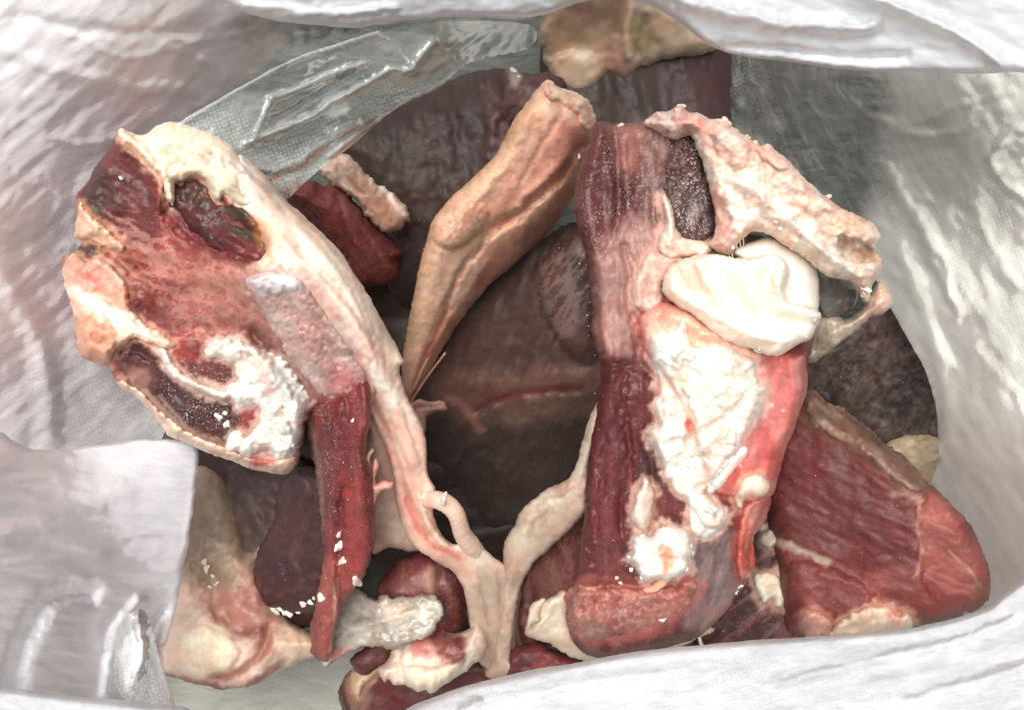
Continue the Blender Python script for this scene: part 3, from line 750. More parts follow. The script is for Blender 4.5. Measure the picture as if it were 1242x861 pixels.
# chunk at the far end
t = thing('meat_piece', 'pale fatty chunk with dark lean side, farthest back under the top rim', 'meat', 760, 80, .02)
m4, F4 = slab('muscle', t, [(655, 60), (700, 20), (760, 20), (830, 30), (884, 56), (885, 130), (880, 175), (800, 190), (720, 170), (670, 140)], z=[(660, 60, .07), (880, 60, .06), (780, 180, .06)], h=.022, R=30, hb=.03, step=3, col=(72, 50, 48), mat='muscle_smooth', fib=85, frost=.03,
     paint=[P([(800, 70), (884, 60), (884, 150), (840, 150), (810, 110)], (82, 44, 50), .9, 16, 8), N(40, (64, 46, 46), .52, .1, 0.42, 80, 4), N(22, (100, 84, 78), .64, .06, 0.30, 70, 5, True), P([(710, 110), (790, 90), (800, 140), (740, 160)], (74, 60, 54), .7, 12, 6)],
     relief=[ROUGH(36, .004, 80, 4), ROUGH(10, .0008)])
ft, F4b = slab('fat', t, [(660, 20), (690, -10), (740, -20), (790, 0), (830, 20), (870, 52), (858, 66), (830, 70), (800, 76), (778, 84), (760, 100), (740, 96), (720, 112), (690, 120), (668, 96), (656, 60)], z=[(660, 60, .092), (870, 60, .088), (700, 0, .12)], h=.014, R=16, hb=.016, step=3, jag=3, col=(186, 162, 140), mat='fat', fib=10, wet=.6,
     paint=[P([(660, 15), (730, -10), (760, 10), (758, 50), (700, 62), (662, 55)], (150, 122, 92), .7, 12, 8), P([(665, 70), (720, 64), (735, 86), (715, 112), (680, 108)], (206, 184, 162), .8, 9, 6), P([(700, 0), (760, -10), (750, 30), (690, 30)], (132, 92, 82), .6, 14, 6), P([(765, 20), (790, 24), (790, 60), (772, 70), (762, 45)], (150, 134, 100), .8, 5, 4), P([(734, 84), (760, 72), (768, 90), (748, 100)], (130, 84, 80), .7, 6, 4),
            S([(766, 14), (760, 40), (764, 62)], 2.5, (204, 178, 150), .8, 3, 2), P([(720, 50), (755, 55), (750, 80), (725, 78)], (200, 150, 132), .7, 10, 5), N(24, (136, 112, 88), .60, .08, .5)],
     relief=[RIDGE([(766, 12), (758, 40), (764, 70)], 5, .004), RIDGE([(782, 20), (776, 50), (774, 66)], 4, -.004), DOME([(662, 72), (715, 64), (736, 86), (716, 114), (680, 116)], .007, 14), ROUGH(20, .002), RIDGE([(740, 60), (742, 80), (738, 96)], 4, -.003)])

# small red piece with a fat strip, left of the shank
t = thing('meat_piece', 'small dull red meat piece with a pale fat strip, half under the crumpled film', 'meat', 425, 265, .07)
m5, F5 = slab('muscle', t, [(340, 236), (350, 226), (372, 216), (392, 224), (404, 220), (430, 243), (448, 268), (468, 284), (490, 308), (484, 320), (486, 338), (456, 345), (430, 347), (415, 320), (396, 300)], z=[(370, 230, .16), (480, 330, .115)], h=.022, R=44, hb=.02, step=2, jag=3, col=(134, 54, 54), fib=50,
     paint=[N(26, (108, 40, 42), .52, .12, .7, 60, 4), P([(365, 225), (400, 226), (430, 255), (400, 260)], (158, 76, 74), .7, 14, 6), N(14, (176, 110, 104), .63, .07, .5, 50, 5)], relief=[RIDGE([(410, 240), (420, 280), (440, 330)], 5, -.0025), ROUGH(20, .002, 50, 4)], frost=.15)
slab('fat', t, [(392, 205), (408, 188), (422, 184), (438, 200), (460, 222), (485, 244), (495, 262), (490, 272), (476, 280), (462, 276), (440, 252), (420, 232), (400, 222)], z=[(400, 200, .165), (490, 265, .135)], h=.012, R=15, hb=.012, step=2, col=(206, 182, 164), mat='fat', fib=45, jag=4,
     paint=[P([(420, 212), (440, 215), (480, 255), (478, 276), (462, 274), (435, 245)], (156, 108, 84), .75, 7, 4), S([(424, 190), (450, 214), (490, 255)], 4, (236, 222, 206), .9, 3, 2), P([(398, 200), (418, 194), (425, 210), (405, 220)], (180, 150, 138), .7, 6, 4)], relief=[RIDGE([(412, 200), (420, 215), (440, 235)], 4, -.003), ROUGH(12, .0014)])
specks(t, F5, [([(360, 235), (480, 310), (440, 340)], 14, .5, 1.2)])

# right back: dark piece and its fat foot
t = thing('meat_piece', 'near-black frozen meat under the right bag wall, with yellowish fat at its foot', 'meat', 1070, 470, .04)
m6, F6 = slab('muscle', t, [(960, 430), (1010, 400), (1060, 372), (1100, 370), (1150, 430), (1170, 520), (1150, 560), (1080, 550), (1010, 510), (965, 480)], z=[(980, 450, .09), (1090, 390, .11), (1140, 540, .09)], h=.018, R=30, hb=.03, step=3, col=(74, 58, 54), mat='muscle_smooth', fib=-50, frost=.03,
     paint=[N(40, (56, 40, 42), .5, .12, 0.42), N(18, (136, 116, 108), .62, .06, 0.36, -60, 5, True), P([(1060, 375), (1095, 378), (1120, 420), (1080, 440), (1050, 410)], (88, 56, 60), .7, 14, 7), N(8, (170, 152, 146), .70, .05, 0.30, None, 1, True)], relief=[ROUGH(34, .005), ROUGH(9, .001)])
slab('fat', t, [(1070, 545), (1100, 522), (1140, 520), (1170, 540), (1180, 590), (1140, 600), (1100, 580)], z=.095, h=.016, R=20, hb=.02, step=3, col=(186, 168, 136), mat='fat', paint=[N(20, (140, 116, 86), .55, .1, .8), N(6, (90, 60, 52), .68, .05, .7)], relief=[ROUGH(12, .002)])
specks(t, F6, [([(990, 420), (1080, 380), (1130, 500), (1020, 490)], 40, .5, 1.7)])

# dark lean piece at lower right, carrying flakes of fat
t = thing('meat_piece', 'dark maroon meat carrying two pale fat flakes, left of the big red wedge', 'meat', 910, 730, .06)
m7, F7 = slab('muscle', t, [(845, 770), (870, 730), (900, 690), (915, 650), (940, 640), (970, 670), (985, 720), (990, 790), (900, 800), (840, 800)], z=[(860, 770, .125), (960, 680, .14)], h=.02, R=30, hb=.03, step=2.5, col=(98, 54, 56), fib=-40,
     paint=[N(30, (78, 40, 44), .5, .12, .7), N(20, (176, 112, 120), .66, .05, .7, -35, 4, True), N(8, (150, 96, 96), .62, .08, .4)], relief=[ROUGH(26, .003, -40, 3), ROUGH(8, .0008)], frost=.2)
slab('fat_flake', t, [(915, 696), (928, 692), (942, 694), (950, 712), (958, 728), (946, 736), (936, 726), (926, 732), (918, 720)], host=F7, off=.003, h=.004, R=7, step=2, jag=2, col=(216, 202, 180), mat='fat', relief=[ROUGH(8, .001)])
slab('fat_flake', t, [(948, 692), (956, 690), (966, 710), (974, 728), (972, 742), (962, 738), (952, 716)], host=F7, off=.004, h=.005, R=7, step=2, jag=1.2, col=(238, 230, 220), mat='fat', relief=[ROUGH(8, .001)])
slab('fat', t, [(918, 640), (930, 632), (952, 640), (950, 656), (934, 664), (920, 656)], host=F7, off=.001, h=.006, R=9, step=2, col=(190, 178, 162), mat='fat', relief=[ROUGH(8, .0015)])
specks(t, F7, [([(850, 770), (920, 680), (980, 740), (960, 775)], 45, .5, 1.3)])

# bottom of the bag, front centre
t = thing('meat_piece', 'dark red meat at the very front, its lower edge cut off by the bottom rim', 'meat', 500, 840, .03)
m8, F8 = slab('muscle', t, [(412, 830), (430, 806), (470, 790), (520, 780), (580, 790), (640, 800), (660, 840), (600, 890), (450, 900), (418, 870)], z=[(430, 840, .08), (620, 820, .085)], h=.02, R=26, hb=.03, step=3, col=(112, 40, 42), fib=-30, paint=[N(30, (86, 30, 34), .5, .12, .7, -20, 3), P([(410, 830), (430, 806), (446, 830), (440, 880), (422, 880)], (176, 132, 112), .7, 6, 4), S([(414, 828), (420, 856), (430, 890)], 3, (70, 30, 30), .9, 2, 2)], relief=[ROUGH(24, .002)])
slab('fat', t, [(424, 815), (440, 798), (462, 792), (474, 782), (490, 790), (500, 804), (470, 812), (446, 828), (436, 846), (428, 838)], host=F8, off=.004, h=.008, R=10, jag=2, col=(206, 176, 148), mat='fat', relief=[ROUGH(10, .0014)])
t = thing('meat_piece', 'small bright red scrap tucked in front of the right chunk at the bottom rim', 'meat', 670, 800, .06)
m9, F9 = slab('muscle', t, [(618, 790), (650, 780), (672, 786), (690, 792), (715, 806), (690, 822), (640, 830), (612, 820)], z=.115, h=.014, R=14, hb=.015, step=2.5, col=(164, 72, 72), fib=10, paint=[N(14, (196, 124, 118), .58, .08, .7), P([(615, 790), (650, 784), (640, 820), (615, 820)], (110, 50, 52), .8, 8, 4)], relief=[ROUGH(10, .002)])
t = thing('meat_piece', 'dull red lean lobe in the hollow behind the pale fat web of the right chunk', 'meat', 650, 700, .04)
m10, F10 = slab('muscle', t, [(618, 720), (630, 680), (660, 650), (700, 630), (730, 640), (730, 740), (690, 770), (640, 790), (620, 770)], z=[(630, 720, .10), (710, 680, .135)], h=.022, R=30, hb=.02, step=3, col=(118, 56, 56), fib=70, paint=[N(30, (92, 40, 42), .5, .12, .6), P([(650, 680), (680, 670), (690, 720), (660, 740)], (150, 86, 82), .7, 12, 6), N(14, (176, 128, 120), .66, .06, .5, 60, 3, True)], relief=[ROUGH(20, .003), RIDGE([(648, 700), (640, 740), (645, 770)], 5, -.004)])
crumbs(t, F10, [(639, 691, 4), (654, 788, 2.4), (632, 712, 2)], seed=21)

# lower left fatty chunk
t = thing('meat_piece', 'pale fatty joint end at lower left beside the folded flap', 'meat', 285, 720, .03)
m11, F11 = slab('muscle', t, [(226, 540), (300, 545), (360, 555), (400, 600), (400, 680), (380, 760), (300, 740), (250, 700), (215, 640)], z=[(240, 560, .06), (390, 600, .075), (330, 740, .085)], h=.018, R=36, hb=.02, step=3, col=(84, 52, 54), mat='muscle_smooth', fib=65,
     paint=[N(40, (64, 40, 44), .5, .12, 0.48, 60, 3), P([(236, 600), (300, 600), (300, 680), (240, 690)], (110, 98, 88), .6, 20, 9), N(26, (132, 100, 92), .62, .08, 0.30, -20, 4)], relief=[ROUGH(30, .004, 60, 3), ROUGH(12, .0012)])
ft, F11b = slab('fat', t, [(198, 700), (208, 650), (218, 600), (228, 566), (248, 560), (272, 574), (286, 600), (292, 630), (298, 652), (306, 664), (318, 640), (322, 690), (330, 720), (356, 756), (392, 772), (400, 790), (370, 800), (340, 814), (310, 830), (280, 836), (250, 832), (215, 822), (196, 815), (193, 792), (200, 740)],
     z=[(200, 800, .10), (240, 640, .080), (250, 560, .062), (310, 690, .085), (390, 780, .10), (280, 780, .105)], h=.024, R=34, hb=.02, step=2.5, col=(232, 204, 186), mat='fat', fib=-15, rough_amp=.0008, jag=2, wet=.7,
     paint=[P([(245, 720), (262, 690), (310, 690), (335, 735), (345, 770), (320, 800), (285, 775), (255, 755)], (150, 88, 76), .9, 16, 8), P([(220, 540), (300, 560), (310, 640), (320, 690), (250, 710), (206, 690)], (138, 118, 98), .9, 18, 8), P([(286, 762), (316, 756), (318, 772), (292, 772)], (120, 52, 54), .75, 6, 5), S([(208, 822), (250, 832), (285, 836), (312, 824), (345, 800)], 5, (150, 66, 56), .9, 3, 3), S([(260, 820), (290, 815), (315, 795), (325, 775)], 6, (150, 76, 62), .85, 4, 4),
            P([(222, 776), (260, 762), (285, 780), (270, 812), (235, 815)], (238, 222, 192), .8, 10, 5), P([(340, 770), (390, 776), (380, 796), (345, 806)], (218, 192, 160), .8, 10, 4), S([(194, 792), (196, 812), (206, 822)], 3, (120, 72, 52), .8, 2, 2), N(34, (196, 152, 126), .58, .1, .5)],
     relief=[DOME([(215, 770), (250, 758), (290, 785), (275, 818), (225, 820)], .006, 20), RIDGE([(262, 818), (295, 812), (320, 785), (326, 760)], 6, -.004), RIDGE([(260, 700), (270, 740), (290, 765)], 12, -.006), ROUGH(24, .003), RIDGE([(222, 770), (228, 800), (250, 815)], 4, -.002)])
ml, F11c = slab('lean_lobe', t, [(308, 700), (312, 668), (330, 636), (336, 600), (350, 574), (376, 566), (402, 590), (404, 700), (394, 738), (366, 744), (344, 742), (322, 732)], z=[(330, 690, .118), (395, 650, .145)], h=.014, R=40, hb=.02, step=2.5, jag=3, col=(84, 50, 54), mat='muscle', fib=75, label='dark purple-brown lean lobe', paint=[N(30, (74, 40, 46), .5, .12, .6), N(10, (140, 96, 92), .68, .05, .4)], relief=[ROUGH(40, .005, 70, 2), ROUGH(14, .0014, 70, 4)])
crumbs(t, F11c, [(329, 737, 7), (337, 744, 6), (345, 741, 8), (352, 743, 7.5), (361, 742, 6), (369, 732, 7), (376, 729, 5.5), (381, 725, 4), (335, 687, 1.2), (337, 684, 1.6), (352, 702, 1), (340, 722, 1.4), (348, 708, 1.2)], col=(232, 222, 208), seed=31)
crumbs(t, F11b, [(252, 687, 8), (249, 682, 6), (258, 699, 5), (262, 708, 5), (255, 712, 4), (247, 722, 3)], col=(222, 206, 184), seed=33)
crumbs(t, F11, [(243, 588, 8), (247, 580, 5), (240, 620, 7), (236, 634, 6), (238, 648, 5), (252, 612, 5)], col=(188, 180, 166), seed=35)
specks(t, F11c, [([(320, 690), (390, 620), (390, 720), (340, 735)], 30, .5, 1.3)])

# joint end at lower centre
t = thing('meat_joint', 'cut joint with round red muscle knob and white fatty bone end, low in the centre', 'meat', 520, 740, .03)
m12, F12 = slab('muscle', t, [(455, 720), (470, 690), (490, 676), (515, 670), (540, 676), (562, 700), (568, 735), (562, 770), (540, 800), (500, 800), (470, 770)], z=[(470, 710, .120), (550, 760, .110)], h=.026, R=44, hb=.03, col=(138, 54, 54), fib=80, wet=.7,
     paint=[P([(530, 680), (568, 700), (570, 770), (545, 775), (530, 730)], (112, 40, 42), .9, 8, 4), P([(470, 715), (495, 690), (525, 690), (530, 725), (500, 722), (480, 730)], (166, 84, 80), .7, 10, 5), N(16, (206, 146, 136), .62, .08, .7, 80, 4, False, [(470, 690), (530, 680), (535, 740), (470, 740)]), P([(515, 690), (527, 692), (528, 716), (518, 712)], (222, 170, 156), .75, 7, 4), N(10, (190, 150, 140), .7, .06, .5)],
     relief=[RIDGE([(530, 676), (534, 710), (534, 750)], 6, -.003), ROUGH(20, .002, 80, 4)], frost=.2)
fw, F12b = slab('sinew_sheet', t, [(392, 802), (400, 770), (410, 740), (416, 720), (436, 712), (452, 728), (462, 722), (480, 724), (510, 722), (532, 728), (536, 748), (528, 768), (506, 776), (488, 784), (470, 786), (455, 782), (436, 788), (420, 796), (404, 806)],
     z=[(400, 795, .145), (430, 730, .145), (530, 740, .150), (470, 760, .155)], h=.0035, R=7, hb=.004, step=2, jag=4.5, col=(168, 158, 142), mat='membrane', fib=-18, wet=.8,
     paint=[P([(410, 745), (440, 730), (470, 745), (440, 770), (415, 775)], (172, 170, 164), .8, 10, 6), P([(480, 732), (530, 734), (528, 752), (490, 762), (470, 752)], (236, 226, 206), .9, 8, 4), N(10, (134, 130, 128), .62, .06, .6, -20, 4, True), P([(396, 790), (420, 782), (430, 788), (404, 803)], (206, 120, 104), .85, 5, 3), N(16, (224, 214, 196), .62, .06, .6)],
     relief=[RIDGE([(410, 770), (450, 756), (500, 742)], 7, .003), RIDGE([(420, 750), (450, 742)], 5, -.003), ROUGH(9, .0006, -20, 3), ROUGH(22, .002)])
fb, F12c = slab('fat', t, [(470, 800), (478, 778), (492, 762), (510, 758), (534, 760), (560, 766), (578, 752), (590, 772), (588, 794), (570, 810), (552, 822), (536, 834), (524, 842), (516, 836), (506, 838), (494, 830), (480, 832), (472, 824), (466, 830), (458, 812)],
     z=[(470, 810, .128), (570, 790, .128), (520, 830, .135)], h=.026, R=26, hb=.015, jag=2.5, step=2, col=(234, 214, 194), mat='fat', wet=.7,
     paint=[P([(494, 764), (525, 758), (556, 766), (566, 790), (548, 806), (524, 798), (502, 792)], (198, 140, 124), .8, 7, 4), P([(520, 768), (545, 766), (560, 780), (556, 798), (540, 804), (528, 790)], (140, 78, 70), .9, 5, 4), P([(552, 776), (564, 772), (564, 798), (550, 804)], (122, 48, 50), .9, 4, 3), P([(498, 784), (512, 774), (520, 792), (508, 800)], (196, 96, 96), .6, 6, 4), P([(490, 806), (530, 812), (560, 810), (530, 836), (500, 828)], (240, 228, 202), .8, 8, 4), N(5, (100, 54, 50), .62, .06, .6, None, 1, False, [(524, 770), (556, 770), (556, 800), (530, 798)])],
     relief=[RIDGE([(486, 780), (482, 800), (486, 822)], 4, -.004), RIDGE([(496, 796), (488, 812)], 4, -.003), DOME([(490, 804), (530, 806), (565, 800), (545, 826), (520, 838), (496, 828)], .006, 14), ROUGH(7, .0018, None, 1, False, [(520, 765), (560, 768), (560, 802), (530, 800)]), ROUGH(14, .0018)])
slab('muscle', t, [(424, 800), (440, 786), (470, 776), (478, 790), (470, 806), (456, 810), (440, 818)], z=.118, h=.008, R=10, hb=.01, col=(104, 44, 44), paint=[N(12, (130, 76, 70), .55, .1, .7)], relief=[ROUGH(12, .002)])
specks(t, F12, [([(470, 700), (560, 690), (560, 770), (480, 730)], 40, .5, 1.4)])

t = thing('meat_piece', 'pale brown web of gristle between the looped sinew and the right fat web', 'meat', 600, 760, .05)
slab('gristle', t, [(556, 690), (580, 676), (600, 688), (622, 676), (640, 700), (636, 760), (640, 820), (580, 830), (572, 780), (560, 740)], z=[(590, 690, .118), (610, 820, .085)], h=.012, R=16, hb=.012, step=2.5, jag=2.5, col=(160, 132, 114), mat='membrane', fib=85, wet=.6, paint=[N(22, (122, 92, 80), .55, .1, .8, 85, 4), N(14, (190, 166, 146), .62, .07, .6, 85, 6)], relief=[ROUGH(22, .003, 85, 5), RIDGE([(600, 690), (602, 760), (598, 820)], 6, -.004)])
# ================================================================== tan shank
t = thing('meat_shank', 'tan-skinned slim shank with a pink knuckle end, slanting between the two big chunks', 'meat', 600, 290, .08)
sk, FS = slab('skin', t, [(660, 101), (672, 104), (690, 112), (700, 116), (710, 120), (716, 136), (722, 150), (716, 178), (706, 214), (690, 250), (664, 284), (627, 317), (592, 347), (562, 385), (534, 428), (514, 462), (495, 487), (488, 470), (489, 430), (496, 390), (506, 336), (516, 296), (524, 268), (540, 248), (560, 228), (585, 205), (603, 186), (620, 152), (640, 122)],
     z=[(680, 115, .215), (590, 230, .190), (520, 320, .165), (695, 250, .165), (640, 320, .130), (560, 405, .105), (495, 470, .10)], h=.030, R=50, hb=.03, step=2, jag=1.2, col=(214, 170, 142), mat='skin', fib=-60, wet=.55, rough_amp=.0006,
     paint=[P([(655, 110), (690, 116), (712, 130), (718, 160), (690, 200), (640, 250), (600, 280), (575, 270), (600, 220), (630, 160)], (232, 184, 152), .9, 16, 7), P([(640, 170), (690, 140), (710, 160), (690, 200), (650, 240), (610, 260), (600, 240)], (222, 150, 130), .7, 14, 7),
            P([(705, 140), (720, 160), (706, 220), (690, 268), (660, 296), (610, 340), (575, 380), (560, 370), (600, 310), (660, 250)], (124, 80, 60), .95, 10, 6), S([(645, 125), (604, 186), (548, 240), (522, 280), (507, 340), (492, 420)], 9, (212, 158, 110), .7, 12, 5), S([(706, 150), (690, 190), (668, 222), (630, 255), (600, 280)], 5, (180, 86, 70), .65, 5, 5), P([(580, 310), (610, 290), (632, 300), (600, 340), (560, 390), (530, 430), (510, 460), (512, 430), (545, 360)], (196, 132, 110), .85, 8, 5),  # the brown lower-right flank is shade painted into the skin colour
            P([(545, 360), (560, 330), (578, 316), (584, 330), (562, 366), (548, 384)], (222, 178, 152), .7, 6, 4), P([(520, 272), (550, 246), (590, 250), (596, 276), (570, 290), (535, 300)], (206, 152, 122), .8, 10, 6), N(14, (236, 204, 180), .64, .06, .6, None, 1, True, [(530, 260), (570, 246), (595, 270), (560, 300), (530, 296)]), N(20, (190, 134, 104), .60, .08, .5, -60, 5),
            P([(576, 340), (584, 332), (590, 342), (580, 352)], (170, 80, 70), .7, 5, 3), P([(512, 424), (524, 414), (528, 424), (516, 436)], (206, 104, 90), .7, 5, 3), N(4, (110, 72, 52), .74, .04, .6), P([(680, 112), (708, 120), (714, 146), (694, 150), (684, 132)], (236, 196, 176), .8, 8, 5), N(8, (212, 116, 104), .62, .08, .5, None, 1, False, [(660, 150), (710, 140), (710, 200), (680, 220)])],
     relief=[RIDGE([(704, 180), (680, 214), (640, 250), (602, 274), (590, 284)], 6, -.007), RIDGE([(688, 190), (660, 222), (630, 250)], 8, .003), RIDGE([(600, 276), (586, 296), (568, 318), (552, 346), (540, 372)], 4, -.004), RIDGE([(535, 300), (520, 350), (505, 400)], 14, .004),
             RIDGE([(640, 140), (610, 200), (570, 250)], 12, .004), RIDGE([(590, 320), (555, 372), (520, 430)], 6, .003), RIDGE([(545, 376), (520, 424), (500, 470)], 3, -.003), DOME([(518, 275), (552, 244), (588, 250), (585, 280), (545, 302)], .007, 20), ROUGH(24, .0009, -60, 4), RIDGE([(672, 150), (650, 190), (630, 220)], 4, -.0015), ROUGH(7, .0004, None, 1, True, [(530, 256), (590, 250), (590, 290), (535, 300)])])
slab('bone_end', t, [(656, 104), (664, 99), (676, 106), (692, 110), (704, 116), (714, 126), (722, 148), (718, 164), (706, 158), (698, 140), (680, 126), (664, 118)], host=FS, off=.0005, h=.004, R=7, step=2, jag=2.5, col=(230, 190, 164), mat='bone', paint=[N(8, (196, 128, 110), .56, .08, .7), N(7, (248, 228, 206), .6, .06, .7)], relief=[ROUGH(6, .0018), ROUGH(12, .002)])
tube('sinew', t, [(494, 486, .10, 2.5), (508, 456, .118, 2.2), (524, 424, .128, 1.8), (540, 394, .14, 1.4)], col=(206, 156, 138), mat='membrane')
tube('sinew', t, [(498, 488, .10, 2), (516, 460, .115, 1.6), (540, 428, .13, 1.3)], col=(186, 136, 120), mat='membrane')
crumbs(sk, FS, [(702, 190, 4), (700, 198, 2.6), (704, 222, 2.4), (699, 255, 2.4)], col=(236, 222, 210), seed=41)

# ================================================================== big red piece at the right
t = thing('meat_piece', 'big wedge of red lean meat with brown dried upper edge by right bag wall', 'meat', 1070, 640, .08)
m, FR = slab('muscle', t, [(940, 520), (962, 490), (980, 476), (1005, 488), (1035, 508), (1065, 532), (1095, 556), (1124, 582), (1150, 606), (1172, 630), (1190, 658), (1200, 690), (1200, 715), (1188, 738), (1160, 748), (1120, 755), (1080, 764), (1030, 772), (985, 774), (955, 760), (945, 700), (935, 650), (925, 590)],
     z=[(960, 500, .155), (940, 640, .15), (1180, 700, .20), (1100, 570, .19), (1000, 760, .165)], h=.024, R=28, hb=.04, step=2, jag=3, col=(128, 48, 48), fib=24, wet=.45, frost=.1, mat='muscle_smooth',
     paint=[N(50, (118, 46, 48), .5, .14, .7, 30, 2), N(22, (104, 42, 46), .6, .08, .4, 20, 3), P([(1112, 612), (1150, 606), (1196, 680), (1200, 715), (1180, 742), (1140, 740), (1118, 690), (1110, 650)], (200, 104, 96), .85, 12, 7), P([(955, 668), (1000, 690), (1050, 700), (1080, 720), (1070, 750), (1000, 750), (965, 720)], (150, 58, 56), .8, 10, 5),
            P([(1050, 700), (1110, 690), (1180, 740), (1120, 756), (1070, 740)], (176, 76, 72), .75, 10, 5), N(22, (170, 84, 78), .60, .09, .4, 26, 3), S([(1114, 606), (1112, 640), (1116, 670), (1108, 700)], 2, (214, 160, 148), .75, 2, 3), S([(1150, 668), (1175, 690), (1190, 712)], 1.5, (226, 180, 166), .7, 1.5, 2),
            S([(945, 655), (965, 668), (985, 672), (1005, 682)], 4, (216, 196, 178), .9, 3, 4), P([(945, 560), (1000, 580), (1040, 620), (1000, 660), (950, 640)], (122, 46, 52), .65, 26, 8), S([(1080, 602), (1100, 598), (1116, 606)], 4, (222, 176, 160), .7, 4, 4), P([(1180, 700), (1200, 705), (1192, 738), (1170, 742)], (140, 92, 84), .6, 7, 4), N(40, (128, 92, 92), .62, .1, .4)],
     relief=[DOME([(1114, 610), (1150, 612), (1196, 680), (1196, 720), (1150, 740), (1116, 700)], .003, 26, 7), DOME([(960, 680), (1040, 700), (1060, 750), (980, 760), (950, 720)], .005, 16),
             ROUGH(40, .004, 20, 2), ROUGH(12, .0011, 26, 4)])
slab('dried_edge', t, [(974, 478), (984, 474), (1006, 486), (1036, 506), (1066, 530), (1096, 553), (1120, 576), (1126, 588), (1112, 598), (1088, 584), (1060, 560), (1030, 540), (1002, 524), (980, 506)], host=FR, off=.0012, h=.0016, R=12, bleed=16, dip=.003, step=2, jag=4.5, col=(142, 100, 84), mat='muscle', fib=38, label='brown dried fat edge',
     paint=[S([(985, 512), (1010, 524), (1040, 546), (1075, 575), (1105, 592)], 5, (206, 180, 164), .8, 4, 4), N(12, (92, 62, 50), .55, .08, .7, 38, 5), N(8, (188, 160, 140), .62, .06, .6, 38, 5)], relief=[ROUGH(8, .0014, 38, 4), ROUGH(16, .0015)])
fp, FRf = slab('fat', t, [(1005, 770), (1020, 752), (1042, 740), (1062, 732), (1080, 738), (1090, 748), (1100, 742), (1108, 756), (1096, 768), (1060, 776), (1020, 780)], host=FR, off=.003, h=.007, R=10, step=2, jag=2.5, col=(238, 214, 188), mat='fat', paint=[N(10, (222, 160, 140), .6, .08, .6), P([(1080, 740), (1096, 744), (1092, 762), (1080, 758)], (206, 130, 112), .6, 4, 3)], relief=[ROUGH(10, .0018), RIDGE([(1078, 736), (1084, 752), (1080, 766)], 4, -.004)])
slab('fat', t, [(972, 750), (984, 738), (1000, 745), (1012, 756), (1004, 772), (980, 776)], host=FR, off=.0, h=.006, R=9, step=2, jag=2.5, col=(206, 160, 144), mat='fat', paint=[N(8, (180, 90, 84), .55, .08, .7)], relief=[ROUGH(8, .002)])
specks(t, FR, [([(950, 520), (1000, 500), (1180, 660), (1180, 730), (980, 740), (940, 640)], 150, .4, 1.3)])
crumbs(t, FR, [(989, 653, 2), (1010, 602, 1.5), (1033, 545, 2.2), (1000, 756, 3.5), (1104, 750, 4), (1040, 690, 1.6), (1058, 730, 1.6)], col=(232, 220, 210), seed=51)

